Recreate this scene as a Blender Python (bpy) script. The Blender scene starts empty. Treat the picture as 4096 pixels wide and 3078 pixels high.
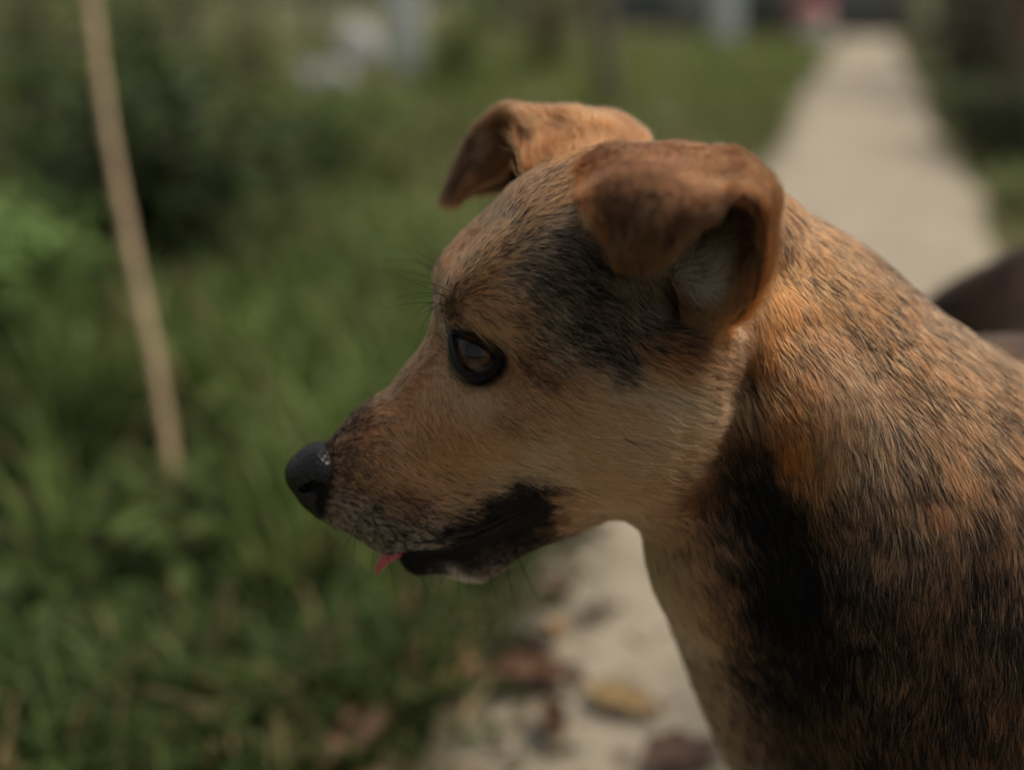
import bpy, math, random
import numpy as np
from mathutils import Matrix, Vector

FUR = True
rng = np.random.default_rng(7)
random.seed(7)
scene = bpy.context.scene
col = scene.collection

# ------------------------------------------------------------------ camera, world, sun, exposure
F = 4551.0                       # focal length in photo pixels (4096 wide)
PITCH = math.atan(1563 / F)      # the horizon lies just above the frame
H = 0.65                         # camera height in metres
FOCUS = 0.48
cam_data = bpy.data.cameras.new('camera')
cam = bpy.data.objects.new('camera', cam_data)
col.objects.link(cam)
cam.location = (0, 0, H)
cam.rotation_euler = (math.pi / 2 - PITCH, 0, 0)
cam_data.sensor_width = 36
cam_data.lens = 36 * F / 4096
cam_data.clip_start = 0.02
cam_data.clip_end = 500
cam_data.dof.use_dof = True
cam_data.dof.focus_distance = FOCUS
cam_data.dof.aperture_fstop = 2.2
scene.camera = cam

SUN_EL, SUN_AZ = math.radians(60), math.radians(80)      # azimuth measured from +Y towards +X
world = bpy.data.worlds.new('World')
scene.world = world
world.use_nodes = True
wn = world.node_tree.nodes
wl = world.node_tree.links
sky = wn.new('ShaderNodeTexSky')
sky.sky_type = 'NISHITA'
sky.sun_disc = False
sky.sun_elevation = SUN_EL
sky.sun_rotation = SUN_AZ
sky.dust_density = 5.0
hs = wn.new('ShaderNodeHueSaturation')          # cloud cover: the blue is washed out
hs.inputs['Saturation'].default_value = 0.10
wl.new(sky.outputs[0], hs.inputs['Color'])
wl.new(hs.outputs[0], wn['Background'].inputs[0])
wn['Background'].inputs[1].default_value = 0.13
sun_data = bpy.data.lights.new('sun', 'SUN')
sun_data.energy = 2.2
sun_data.angle = math.radians(25)
sun_data.color = (1.0, 0.84, 0.64)
sun = bpy.data.objects.new('sun', sun_data)
col.objects.link(sun)
sd = Vector((math.sin(SUN_AZ) * math.cos(SUN_EL), math.cos(SUN_AZ) * math.cos(SUN_EL), math.sin(SUN_EL)))
sun.rotation_euler = (-sd).to_track_quat('-Z', 'Y').to_euler()

scene.view_settings.view_transform = 'Standard'
scene.view_settings.look = 'None'
scene.view_settings.exposure = 0.1
scene.view_settings.gamma = 1.0
scene.view_settings.use_curve_mapping = False
scene.render.engine = 'CYCLES'
scene.cycles.max_bounces = 6
scene.cycles.diffuse_bounces = 3
scene.cycles.glossy_bounces = 3
scene.cycles.transmission_bounces = 5
scene.cycles.transparent_max_bounces = 6
scene.cycles.use_denoising = True
scene.cycles_curves.shape = 'RIBBONS'
scene.cycles_curves.subdivisions = 2

# ------------------------------------------------------------------ coordinates
# C space: x right, y up, z along the optical axis (metres); W space: the world
cp, sp = math.cos(PITCH), math.sin(PITCH)
C2W_R = np.array([[1, 0, 0], [0, sp, cp], [0, cp, -sp]])


def c2w(a):
    return np.asarray(a) @ C2W_R.T + np.array([0, 0, H])


def w2c(a):
    return (np.asarray(a) - np.array([0, 0, H])) @ C2W_R


def ray(px, py):
    return np.array([(px - 2048) / F, (1539 - py) / F, 1.0])


def at(px, py, d):
    return ray(px, py) * d


def ground_pt(px, py, h=0.0):
    w = C2W_R @ ray(px, py)
    return w * ((h - H) / w[2]) + np.array([0, 0, H])


# ------------------------------------------------------------------ materials
def new_mat(name):
    m = bpy.data.materials.new(name)
    m.use_nodes = True
    return m, m.node_tree.nodes, m.node_tree.links, m.node_tree.nodes['Principled BSDF']


def ramp(nodes, stops):
    r = nodes.new('ShaderNodeValToRGB')
    e = r.color_ramp.elements
    while len(e) < len(stops):
        e.new(0.5)
    for q, (p, c) in zip(e, stops):
        q.position = p
        q.color = (*c, 1)
    return r


def noise_mat(name, stops, scale=8, rough=0.8, bump=0.0, detail=6, spec=0.3, transl=0.0, bscale=None):
    m, n, l, b = new_mat(name)
    tc = n.new('ShaderNodeTexCoord')
    nz = n.new('ShaderNodeTexNoise')
    nz.inputs['Scale'].default_value = scale
    nz.inputs['Detail'].default_value = detail
    l.new(tc.outputs['Object'], nz.inputs['Vector'])
    r = ramp(n, stops)
    l.new(nz.outputs[0], r.inputs[0])
    l.new(r.outputs[0], b.inputs['Base Color'])
    b.inputs['Roughness'].default_value = rough
    b.inputs['Specular IOR Level'].default_value = spec
    if bump:
        n2 = n.new('ShaderNodeTexNoise')
        n2.inputs['Scale'].default_value = bscale or scale * 6
        n2.inputs['Detail'].default_value = 8
        l.new(tc.outputs['Object'], n2.inputs['Vector'])
        bp = n.new('ShaderNodeBump')
        bp.inputs['Strength'].default_value = bump
        bp.inputs['Distance'].default_value = 0.01
        l.new(n2.outputs[0], bp.inputs['Height'])
        l.new(bp.outputs[0], b.inputs['Normal'])
    if transl:
        t = n.new('ShaderNodeBsdfTranslucent')
        l.new(r.outputs[0], t.inputs[0])
        mx = n.new('ShaderNodeMixShader')
        mx.inputs[0].default_value = transl
        l.new(b.outputs[0], mx.inputs[1])
        l.new(t.outputs[0], mx.inputs[2])
        l.new(mx.outputs[0], n['Material Output'].inputs[0])
    return m


def attr_leaf_mat(name, rough=0.5, transl=0.35):
    """leaf and blade material, colour carried by the mesh"""
    m, n, l, b = new_mat(name)
    a = n.new('ShaderNodeAttribute')
    a.attribute_name = 'tint'
    l.new(a.outputs['Color'], b.inputs['Base Color'])
    b.inputs['Roughness'].default_value = rough
    b.inputs['Specular IOR Level'].default_value = 0.15
    t = n.new('ShaderNodeBsdfTranslucent')
    l.new(a.outputs['Color'], t.inputs[0])
    mx = n.new('ShaderNodeMixShader')
    mx.inputs[0].default_value = transl
    l.new(b.outputs[0], mx.inputs[1])
    l.new(t.outputs[0], mx.inputs[2])
    l.new(mx.outputs[0], n['Material Output'].inputs[0])
    return m


# ------------------------------------------------------------------ object helpers
def mesh_obj(name, v, f, mat, parent=None, smooth=True, tint=None, loc=None):
    me = bpy.data.meshes.new(name)
    v = np.asarray(v, dtype=np.float64)
    f = [tuple(int(i) for i in q) for q in f] if not isinstance(f, np.ndarray) else f
    if isinstance(f, np.ndarray):
        k = f.shape[1]
        me.vertices.add(len(v))
        me.vertices.foreach_set('co', v.astype(np.float32).ravel())
        me.loops.add(f.size)
        me.loops.foreach_set('vertex_index', f.astype(np.int32).ravel())
        me.polygons.add(len(f))
        me.polygons.foreach_set('loop_start', np.arange(0, f.size, k, dtype=np.int32))
        me.polygons.foreach_set('loop_total', np.full(len(f), k, dtype=np.int32))
        me.update(calc_edges=True)
        me.validate()
    else:
        me.from_pydata(v.tolist(), [], f)
        me.update()
    if smooth:
        me.polygons.foreach_set('use_smooth', np.ones(len(me.polygons), dtype=bool))
    if tint is not None:
        a = me.attributes.new('tint', 'FLOAT_COLOR', 'POINT')
        t = np.ones((len(v), 4), dtype=np.float32)
        t[:, :3] = tint
        a.data.foreach_set('color', t.ravel())
    me.materials.append(mat)
    o = bpy.data.objects.new(name, me)
    col.objects.link(o)
    if parent is not None:
        o.parent = parent
    if loc is not None:
        o.location = loc
    return o


def empty(name, loc):
    o = bpy.data.objects.new(name, None)
    o.empty_display_size = 0.05
    col.objects.link(o)
    o.location = [float(x) for x in loc]
    return o


def tag(o, label=None, cat=None, group=None, kind=None):
    if label:
        o['label'] = label
    if cat:
        o['category'] = cat
    if group:
        o['group'] = group
    if kind:
        o['kind'] = kind
    return o


def tube(points, radii, n=8, cap=True, jitter=0.0):
    P = np.asarray(points, float)
    R = np.asarray(radii, float)
    v, f = [], []
    for i in range(len(P)):
        t = P[min(i + 1, len(P) - 1)] - P[max(i - 1, 0)]
        t /= np.linalg.norm(t) + 1e-9
        a = np.cross(t, [0.3, 0.9, 0.2]); a /= np.linalg.norm(a)
        b = np.cross(t, a)
        for k in range(n):
            q = 2 * math.pi * k / n
            r = R[i] * (1 + jitter * random.uniform(-1, 1))
            v.append(P[i] + r * (math.cos(q) * a + math.sin(q) * b))
    for i in range(len(P) - 1):
        for k in range(n):
            f.append((i * n + k, i * n + (k + 1) % n, (i + 1) * n + (k + 1) % n, (i + 1) * n + k))
    if cap:
        f.append(tuple(range(n - 1, -1, -1)))
        f.append(tuple((len(P) - 1) * n + k for k in range(n)))
    return np.array(v), f



# ------------------------------------------------------------------ setting: ground, path
def path_l(y):
    return -.38 + .2955 * y


def path_r(y):
    return .43 + .2955 * y


m_soil = noise_mat('soil', [(.25, (.06, .05, .026)), (.5, (.09, .085, .035)), (.75, (.11, .115, .045))], scale=2.2, rough=.95, bump=.6, bscale=40)
gx = np.concatenate([np.linspace(-60, -4, 8), np.linspace(-3.5, 5, 40), np.linspace(6, 60, 8)])
gy = np.concatenate([np.linspace(-6, 0, 6), np.linspace(.3, 24, 70), np.linspace(27, 120, 8)])
GX, GY = np.meshgrid(gx, gy, indexing='ij')
off = np.minimum(np.clip(path_l(GY) - GX, 0, None) + np.clip(GX - path_r(GY), 0, None), 3)
GZ = -.03 + .02 * np.clip(off, 0, 1) + .03 * np.sin(GX * 2.1 + 1) * np.sin(GY * 1.7) * np.clip(off, 0, 1)
gi_ = np.arange(GX.size).reshape(GX.shape)
gq = np.stack([gi_[:-1, :-1], gi_[1:, :-1], gi_[1:, 1:], gi_[:-1, 1:]], -1).reshape(-1, 4)
tag(mesh_obj('ground', np.stack([GX, GY, GZ], -1).reshape(-1, 3), gq, m_soil), kind='structure')


def ground_z(x, y):
    o = np.minimum(np.clip(path_l(y) - x, 0, None) + np.clip(x - path_r(y), 0, None), 3)
    return -.03 + .02 * np.clip(o, 0, 1) + .03 * np.sin(x * 2.1 + 1) * np.sin(y * 1.7) * np.clip(o, 0, 1)


# concrete path, worn edges
m_path, n, l, b = new_mat('worn_concrete')
tc = n.new('ShaderNodeTexCoord')
nz = n.new('ShaderNodeTexNoise'); nz.inputs['Scale'].default_value = 3.2; nz.inputs['Detail'].default_value = 9; nz.inputs['Roughness'].default_value = .62
l.new(tc.outputs['Object'], nz.inputs['Vector'])
r_ = ramp(n, [(.25, (.235, .198, .15)), (.5, (.305, .262, .20)), (.72, (.355, .312, .245))])
l.new(nz.outputs[0], r_.inputs[0])
n2 = n.new('ShaderNodeTexNoise'); n2.inputs['Scale'].default_value = 9; n2.inputs['Detail'].default_value = 6
l.new(tc.outputs['Object'], n2.inputs['Vector'])
r2 = ramp(n, [(.55, (0, 0, 0)), (.72, (1, 1, 1))])
l.new(n2.outputs[0], r2.inputs[0])
mx = n.new('ShaderNodeMix'); mx.data_type = 'RGBA'
mf = n.new('ShaderNodeMath'); mf.operation = 'MULTIPLY'; mf.inputs[1].default_value = .6
l.new(r2.outputs[0], mf.inputs[0]); l.new(mf.outputs[0], mx.inputs[0])
l.new(r_.outputs[0], mx.inputs[6]); mx.inputs[7].default_value = (.13, .115, .075, 1)
l.new(mx.outputs[2], b.inputs['Base Color'])
b.inputs['Roughness'].default_value = .92
b.inputs['Specular IOR Level'].default_value = .2
n3 = n.new('ShaderNodeTexNoise'); n3.inputs['Scale'].default_value = 90; n3.inputs['Detail'].default_value = 8
l.new(tc.outputs['Object'], n3.inputs['Vector'])
bp = n.new('ShaderNodeBump'); bp.inputs['Strength'].default_value = .5; bp.inputs['Distance'].default_value = .006
l.new(n3.outputs[0], bp.inputs['Height']); l.new(bp.outputs[0], b.inputs['Normal'])
ys = np.concatenate([np.arange(-2, 6, .05), np.arange(6, 19.6, .2)])
pr = np.random.default_rng(3)
wl_, wr_ = np.zeros(len(ys)), np.zeros(len(ys))
for fr, am in ((1.3, .03), (4.1, .018), (11, .012), (27, .007)):
    wl_ += am * np.sin(ys * fr + pr.uniform(0, 6)); wr_ += am * np.sin(ys * fr * 1.1 + pr.uniform(0, 6))
pv, pf = [], []
K_ = 9
for i, y in enumerate(ys):
    a, c = path_l(y) + wl_[i], path_r(y) + wr_[i]
    pv.append((a - .006, y, -.06))
    for k in range(K_):
        t = k / (K_ - 1)
        pv.append((a + (c - a) * t, y, -.004 * (2 * t - 1) ** 2))
    pv.append((c + .006, y, -.06))
W_ = K_ + 2
for i in range(len(ys) - 1):
    for k in range(W_ - 1):
        pf.append((i * W_ + k, i * W_ + k + 1, (i + 1) * W_ + k + 1, (i + 1) * W_ + k))
tag(mesh_obj('path', pv, pf, m_path), kind='structure')

# ------------------------------------------------------------------ grass
m_blade = attr_leaf_mat('grass_blade', rough=.55, transl=.3)


def blades(name, x, y, hgt, width, lean, cols, z0=None):
    n_ = len(x)
    z = ground_z(x, y) - .005 if z0 is None else z0
    a = rng.uniform(0, 2 * np.pi, n_)
    face = a + rng.normal(np.pi / 2, .5, n_)
    ld = np.stack([np.cos(a), np.sin(a)], 1)
    wd = np.stack([np.cos(face), np.sin(face)], 1) * width[:, None] / 2
    base = np.stack([x, y], 1)
    L1 = lean * hgt * .28; L2 = lean * hgt
    V = np.zeros((n_, 7, 3))
    V[:, 0, :2] = base - wd; V[:, 1, :2] = base + wd
    V[:, 2, :2] = base - wd * .9 + ld * L1[:, None]; V[:, 3, :2] = base + wd * .9 + ld * L1[:, None]
    V[:, 4, :2] = base - wd * .55 + ld * (L2 * .62)[:, None]; V[:, 5, :2] = base + wd * .55 + ld * (L2 * .62)[:, None]
    V[:, 6, :2] = base + ld * L2[:, None] * 1.05
    top = np.sqrt(np.clip(1 - (lean * .75) ** 2, .1, 1))
    V[:, 0:2, 2] = z[:, None]; V[:, 2:4, 2] = (z + hgt * .45)[:, None]
    V[:, 4:6, 2] = (z + hgt * (.45 + .37 * top))[:, None]; V[:, 6, 2] = z + hgt * (.45 + .5 * top * top)
    tri = np.array([(0, 1, 3), (0, 3, 2), (2, 3, 5), (2, 5, 4), (4, 5, 6)])
    Fc = (np.arange(n_)[:, None, None] * 7 + tri[None]).reshape(-1, 3)
    T = np.repeat(cols, 7, 0)
    return V.reshape(-1, 3), Fc, T


def grass(name, n_, xr, yr, hr, wr, greens, dry=.06, keep=None, label='', ypow=1.0, leanr=(.15, .9)):
    y = yr[0] + (yr[1] - yr[0]) * rng.uniform(0, 1, n_) ** ypow
    x = rng.uniform(0, 1, n_)
    x = xr[0](y) + (xr[1](y) - xr[0](y)) * x
    clump = wobble2(x, y, 5, 41) * .5 + wobble2(x, y, 14, 42) * .5
    m = rng.uniform(-1.1, .9, n_) < clump + .35
    if keep is not None:
        m &= keep(x, y)
    x, y, clump = x[m], y[m], clump[m]
    k = len(x)
    h = rng.uniform(*hr, k) * (1 + .35 * np.clip(clump, -1, 1))
    g = np.array(greens)
    t = np.clip(.5 + .35 * wobble2(x, y, 2.2, 43) + rng.normal(0, .25, k), 0, .999)
    i = (t * (len(g) - 1)).astype(int); u = (t * (len(g) - 1) - i)[:, None]
    c = (g[i] * (1 - u) + g[np.minimum(i + 1, len(g) - 1)] * u) * rng.uniform(.6, 1.35, (k, 1))
    dr = rng.uniform(0, 1, k) < dry
    c[dr] = np.array([.26, .20, .10]) * rng.uniform(.5, 1.2, (dr.sum(), 1))
    v, f, tt = blades(name, x, y, h, rng.uniform(*wr, k), rng.uniform(*leanr, k), c)
    o = mesh_obj(name, v, f, m_blade, tint=tt)
    return tag(o, label, 'grass', kind='stuff')


def wobble2(x, y, sc, seed):
    r = np.random.default_rng(seed)
    o = np.zeros(len(x))
    for _ in range(7):
        a = r.uniform(0, 6.28); s = sc * r.uniform(.5, 1.7)
        o += np.sin((x * np.cos(a) + y * np.sin(a)) * s + r.uniform(0, 6.28))
    return o / 2.6


G_NEAR = [(.03, .05, .013), (.048, .075, .02), (.07, .105, .03), (.125, .15, .05)]
G_MID = [(.095, .12, .036), (.135, .16, .052), (.19, .205, .08)]
G_LAWN = [(.10, .155, .025), (.135, .19, .034), (.18, .22, .055)]
edge = lambda y: path_l(y) + .05 * np.sin(y * 5.3) + .04 * np.sin(y * 13 + 1) - .01 + .07 * np.clip(2.2 - y, 0, 1)
grass('tall_grass', 30000, (lambda y: -.62 - .45 * y, edge), (.55, 2.3), (.05, .16), (.0045, .011), G_NEAR, .09,
      label='dark green tall grass thick along the left of the path', leanr=(.2, 1.1))
grass('grass', 34000, (lambda y: -.5 - .5 * y, edge), (2.2, 6.5), (.07, .20), (.005, .011), G_MID, .10,
      label='mid green rough grass among the weeds beyond the stake', ypow=1.3)
grass('lawn', 42000, (lambda y: np.maximum(-.5 - .5 * y, -5), edge), (6.0, 19), (.04, .09), (.008, .018), G_LAWN, .04,
      label='bright green short lawn stretching back beside the pale path', ypow=1.3)
grass('verge_grass', 34000, (lambda y: path_r(y) + .03 * np.sin(y * 7), lambda y: path_r(y) + 1.8 + .3 * y), (-.4, 16), (.04, .13), (.006, .013), [(.05, .07, .022), (.075, .10, .03), (.11, .15, .045)], .18,
      label='sparse dull grass on the right verge of the path', ypow=1.7)

grass('long_grass', 5200, (lambda y: -.2 - .30 * y, lambda y: path_l(y) - .02), (1.05, 2.9), (.14, .30), (.005, .010), [(.10, .15, .04), (.15, .20, .055), (.21, .25, .09)], .10, keep=lambda x, y: (np.abs(x / y + .325) > .085) | (y > 1.5),
      label='light green long wispy grass standing ahead of the dog\'s nose', leanr=(.2, .8))
grass('edge_grass', 2600, (lambda y: path_l(y) - .10, lambda y: path_l(y) + .13), (.75, 2.2), (.02, .07), (.003, .007), G_NEAR, .2,
      label='short ragged grass creeping over the left edge of the path', leanr=(.4, 1.2))

# ------------------------------------------------------------------ leaves and plants
m_leaf = attr_leaf_mat('plant_leaf', rough=.45, transl=.35)
m_stem = noise_mat('plant_stem', [(.3, (.07, .07, .03)), (.7, (.13, .11, .05))], scale=30, rough=.8, bump=.3)
m_twig = noise_mat('dry_twig', [(.3, (.22, .16, .09)), (.7, (.36, .28, .17))], scale=60, rough=.85, bump=.4)


def leaf_shape(L, W, bend=.3, fold=.25, rows=6, thick=.0):
    """ovate leaf along +X, with a keel; returns verts, quads"""
    v = []
    for i in range(rows + 1):
        t = i / rows
        w = W / 2 * max(.04, math.sin(math.pi * min(1, t ** .8)) ** .8) if 0 < t < 1 else W * .015
        z = -bend * L * t * t
        v += [(L * t, -w, z + fold * w), (L * t, 0, z), (L * t, w, z + fold * w)]
    f = []
    for i in range(rows):
        for k in range(2):
            a = i * 3 + k
            f.append((a, a + 3, a + 4, a + 1))
    return np.array(v), f


def shrub(name, base, hgt, rad, cols, label, n_leaf=900, leaf=(.03, .055), stems=6, dense_low=.1, cat='shrub', group=None, aspect=.45):
    root = empty(name, base)
    sv_, sf_, so = [], [], 0
    tips = []
    for s in range(stems):
        a = random.uniform(0, 6.28); rr = rad * random.uniform(.3, .95)
        top = np.array([math.cos(a) * rr, math.sin(a) * rr, hgt * random.uniform(.65, 1)])
        pts = [np.array([random.uniform(-.03, .03), random.uniform(-.03, .03), -.04])]
        for t in (.3, .6, 1.0):
            pts.append(top * np.array([t ** 1.4, t ** 1.4, t]) + np.random.default_rng(s).normal(0, .012 * hgt, 3))
        v, f = tube(pts, [.008 * (1 + hgt), .006 * (1 + hgt), .004 * (1 + hgt), .0015], 6)
        sv_.append(v); sf_ += [tuple(i + so for i in q) for q in f]; so += len(v)
        tips.append(pts)
    mesh_obj('stem', np.concatenate(sv_), sf_, m_stem, root)
    # leaves round the stems in uneven sprays
    lv, lf = leaf_shape(1, aspect, .25, .3, 4)
    V, T, Fc = [], [], []
    lf = np.array(lf)
    g = np.array(cols)
    spr = [random.uniform(0, 1) for _ in range(26)]
    cen = []
    for k in range(26):
        p = tips[k % stems]; t = dense_low + (1 - dense_low) * spr[k]
        q = np.array([np.interp(t, [0, .3, .6, 1], [pp[i] for pp in p]) for i in range(3)])
        cen.append(q + rng.normal(0, .10 * rad, 3))
    for k in range(n_leaf):
        c = cen[rng.integers(26)]
        p = c + rng.normal(0, 1, 3) * np.array([.22 * rad + .01, .22 * rad + .01, .12 * hgt])
        p[2] = max(p[2], .005)
        L = rng.uniform(*leaf)
        az = rng.uniform(0, 6.28); el = rng.normal(.15, .45)
        ro = rng.normal(0, .5)
        X = np.array([math.cos(az) * math.cos(el), math.sin(az) * math.cos(el), math.sin(el)])
        Y = np.array([-math.sin(az), math.cos(az), 0]); Z = np.cross(X, Y)
        Y2 = Y * math.cos(ro) + Z * math.sin(ro); Z2 = np.cross(X, Y2)
        V.append(p + L * (lv[:, :1] * X + lv[:, 1:2] * Y2 + lv[:, 2:] * Z2))
        cc = g[rng.integers(len(g))] * rng.uniform(.6, 1.35)
        T.append(np.tile(cc, (len(lv), 1)))
        Fc.append(lf + k * len(lv))
    o = mesh_obj('foliage', np.concatenate(V), np.concatenate(Fc), m_leaf, root, tint=np.concatenate(T))
    tag(o, kind='stuff')
    tag(root, label, cat, group)
    return root


def gp3(px, py):
    p = ground_pt(px, py)
    return (p[0], p[1], float(ground_z(p[0], p[1])))


DKG = [(.03, .055, .016), (.05, .08, .024), (.07, .105, .032)]
MDG = [(.08, .12, .035), (.11, .155, .045), (.15, .19, .06)]
LTG = [(.20, .25, .085), (.26, .30, .11), (.32, .34, .15)]
OLV = [(.18, .185, .085), (.24, .24, .115), (.30, .295, .15)]
DRY = [(.17, .135, .08), (.21, .17, .10), (.13, .13, .06)]
shrub('shrub', gp3(800, 1290), .52, .29, [(.02, .034, .012), (.032, .05, .018), (.06, .085, .03)], 'dark leafy shrub with shadowed gaps right of the leaning stake', 1900, (.03, .06), 10)
shrub('shrub', gp3(330, 930), .62, .34, DKG + MDG[:2], 'dark green shrub growing just behind the leaning stake', 1300, (.03, .06), 8)
shrub('shrub', gp3(1330, 800), .42, .34, MDG + LTG[:1], 'low mid green shrub on the grass in front of the pale stones', 1000, (.03, .055), 8)
shrub('weed', gp3(500, 1560), .24, .17, DKG + MDG, 'dark broad leaved weed low at the foot of the stake', 420, (.025, .05), 7, cat='weed')
shrub('weed', gp3(1250, 1330), .27, .2, MDG + DRY[:1], 'olive weed with some dry leaves near the dog\'s brow', 420, (.025, .05), 7, cat='weed')
shrub('weed', gp3(960, 1700), .2, .2, MDG + LTG[:2], 'light green weed in the tall grass ahead of the dog\'s nose', 420, (.02, .05), 8, cat='weed')
shrub('weed', gp3(330, 2450), .13, .15, DKG + MDG[:2], 'low dark leafy weed in the tall grass nearest the path corner', 260, (.03, .06), 8, cat='weed')
shrub('weed', gp3(820, 2280), .12, .14, MDG + LTG[:1], 'low pale green weed in the tall grass below the dog\'s chin', 240, (.025, .055), 8, cat='weed')
shrub('bush', gp3(130, 470), 1.0, .62, LTG + OLV, 'tall yellow green bush furthest out among the weeds', 1300, (.05, .1), 9, cat='bush')
shrub('bush', gp3(640, 420), 1.05, .6, OLV + MDG, 'tall olive bush between the yellow green bush and slim saplings', 1200, (.05, .1), 9, cat='bush')
shrub('bush', gp3(1040, 370), .9, .5, OLV + LTG[:1], 'olive green bush beside the pale grey stones', 900, (.05, .09), 8, cat='bush')
shrub('bush', gp3(1830, 330), .75, .42, MDG + LTG, 'round green bush just right of the white concrete post', 800, (.05, .09), 8, cat='bush')
shrub('dry_bush', gp3(2170, 270), .8, .55, DRY + OLV, 'brownish half dry bush between white post and leaning trunk', 900, (.05, .1), 9, cat='bush')
shrub('verge_shrub', gp3(3930, 590), .36, .30, DKG + OLV[:1], 'dark low shrub on the right verge of the path', 800, (.03, .06), 7)
shrub('dark_bush', gp3(3880, 300), 1.1, .7, [(.010, .014, .008), (.016, .022, .011), (.03, .03, .016)], 'very dark bush at the foot of the brown tree', 1500, (.05, .1), 9, cat='bush')
shrub('dark_bush', gp3(4050, 640), .5, .3, [(.012, .017, .009), (.02, .028, .013), (.035, .04, .02)], 'low blackish bush on the right verge between shrub and small weed', 900, (.03, .06), 8, cat='bush')
shrub('dark_bush', gp3(3900, 420), .8, .45, [(.012, .016, .009), (.02, .026, .012), (.035, .035, .018)], 'blackish mid sized bush behind the dark low shrub', 1000, (.04, .08), 9, cat='bush')
shrub('verge_weed', gp3(4060, 830), .16, .13, LTG[:2] + MDG, 'small fresh green weed at the right edge of the path', 300, (.02, .045), 6, cat='weed')

shrub('lit_lawn_clump', gp3(90, 1420), .30, .28, [(.13, .215, .06), (.165, .26, .078), (.20, .30, .095)], 'dense bright green leafy clump standing in for a lit lawn patch left of the leaning stake', 1800, (.02, .045), 12, dense_low=.3, cat='plant', aspect=.6)  # bright leaf colours stand in for a lit patch of lawn

# ------------------------------------------------------------------ stake, saplings, posts, trees
m_bamboo = noise_mat('dry_bamboo', [(.3, (.26, .185, .11)), (.6, (.36, .265, .16)), (.8, (.42, .33, .21))], scale=18, rough=.6, bump=.2)
b0 = np.array(gp3(742, 2240)); t0 = c2w(at(335, -160, 1.60))
root = empty('bamboo_stake', b0)
tag(root, 'slim tan bamboo stake leaning in the grass', 'stake')
pts, rad = [], []
N_ = 40
for i in range(N_ + 1):
    t = i / N_
    p = (t0 - b0) * t + np.array([.005 * math.sin(t * 7), 0, 0])
    pts.append(p - [0, 0, .05 if i == 0 else 0]); rad.append((.0080 - .0012 * t) * (1.16 if i % 9 == 4 else 1))
v, f = tube(pts, rad, 14)
mesh_obj('cane', v, f, m_bamboo, root)
for i in range(4, N_, 9):
    v, f = tube([pts[i] - (pts[i + 1] - pts[i]) * .12, pts[i] + (pts[i + 1] - pts[i]) * .12], [rad[i] * 1.09] * 2, 14)
    mesh_obj('node_ring', v, f, m_twig, root)

m_bark = noise_mat('sapling_bark', [(.3, (.10, .09, .055)), (.7, (.17, .15, .10))], scale=14, rough=.9, bump=.5)
m_barkb = noise_mat('brown_bark', [(.3, (.10, .055, .032)), (.7, (.20, .115, .065))], scale=9, rough=.9, bump=.8)


def small_tree(name, base, top, r0, r1, label, mat, crown_r, cols, cat='tree', n_leaf=500, group=None):
    root = empty(name, base)
    base = np.array(base)
    d = np.array(top) - base
    pts = [d * t + np.array([.02 * math.sin(t * 9 + r0 * 90), .02 * math.cos(t * 7), 0]) * min(1, t * 5) for t in np.linspace(0, 1, 12)]
    pts[0] = pts[0] - [0, 0, .08]
    rad = [r0 * (1.25 if i == 0 else 1) + (r1 - r0) * i / 11 for i in range(12)]
    v, f = tube(pts, rad, 12, jitter=.07)
    tr = mesh_obj('trunk', v, f, mat, root)
    lv, lf = leaf_shape(1, .45, .25, .3, 3)
    lf = np.array(lf); V, T, Fc = [], [], []
    limbs_v, limbs_f, lo_ = [], [], 0
    ends = []
    for k in range(7):
        a = k * .9 + random.random(); s = pts[7 + k % 5]
        e = s + np.array([math.cos(a), math.sin(a), .7]) * crown_r * random.uniform(.5, .9)
        v, f = tube([s, (s + e) / 2 + [0, 0, .05], e], [r1 * .8, r1 * .5, r1 * .2], 6)
        limbs_v.append(v); limbs_f += [tuple(i + lo_ for i in q) for q in f]; lo_ += len(v)
        ends.append(e)
    mesh_obj('limbs', np.concatenate(limbs_v), limbs_f, mat, root)
    for k in range(n_leaf):
        p = ends[k % 7] + rng.normal(0, crown_r * .25, 3)
        L = rng.uniform(.07, .13); az = rng.uniform(0, 6.28); el = rng.normal(-.3, .4)
        X = np.array([math.cos(az) * math.cos(el), math.sin(az) * math.cos(el), math.sin(el)]); Y = np.array([-math.sin(az), math.cos(az), 0]); Z = np.cross(X, Y)
        V.append(p + L * (lv[:, :1] * X + lv[:, 1:2] * Y + lv[:, 2:] * Z))
        T.append(np.tile(np.array(cols[k % len(cols)]) * rng.uniform(.7, 1.3), (len(lv), 1))); Fc.append(lf + k * len(lv))
    tag(mesh_obj('crown', np.concatenate(V), np.concatenate(Fc), m_leaf, root, tint=np.concatenate(T)), kind='stuff')
    tag(root, label, cat, group)
    return root


def up(px, py, dx, h):
    p = np.array(gp3(px, py)); return p, p + np.array([dx, .1, h])


b_, t_ = up(2440, 440, -.32, 2.3); small_tree('leaning_tree', b_, t_, .075, .05, 'slim olive brown trunk leaning on the lawn behind the dog', m_bark, .6, MDG)
b_, t_ = up(800, 500, .05, 2.4); small_tree('sapling', b_, t_, .035, .02, 'slender pale stemmed sapling rising from the olive bush', m_bark, .5, OLV)
for q_, (px_, py_, dx_, lb_) in enumerate([(560, 620, .12, 'thin pale stem rising just right of the stake'), (1010, 520, -.1, 'thin leaning stem among the shrubs before the stones'), (180, 640, .1, 'thin pale stem rising left of the stake')]):
    b_, t_ = up(px_, py_, dx_, 1.7); small_tree('thin_sapling', b_, t_, .016, .009, lb_, m_bark, .35, OLV, n_leaf=160)
b_, t_ = up(1280, 330, -.1, 2.6); small_tree('sapling', b_, t_, .05, .03, 'slender pale stemmed sapling beside the grey stones', m_bark, .5, OLV)
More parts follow.
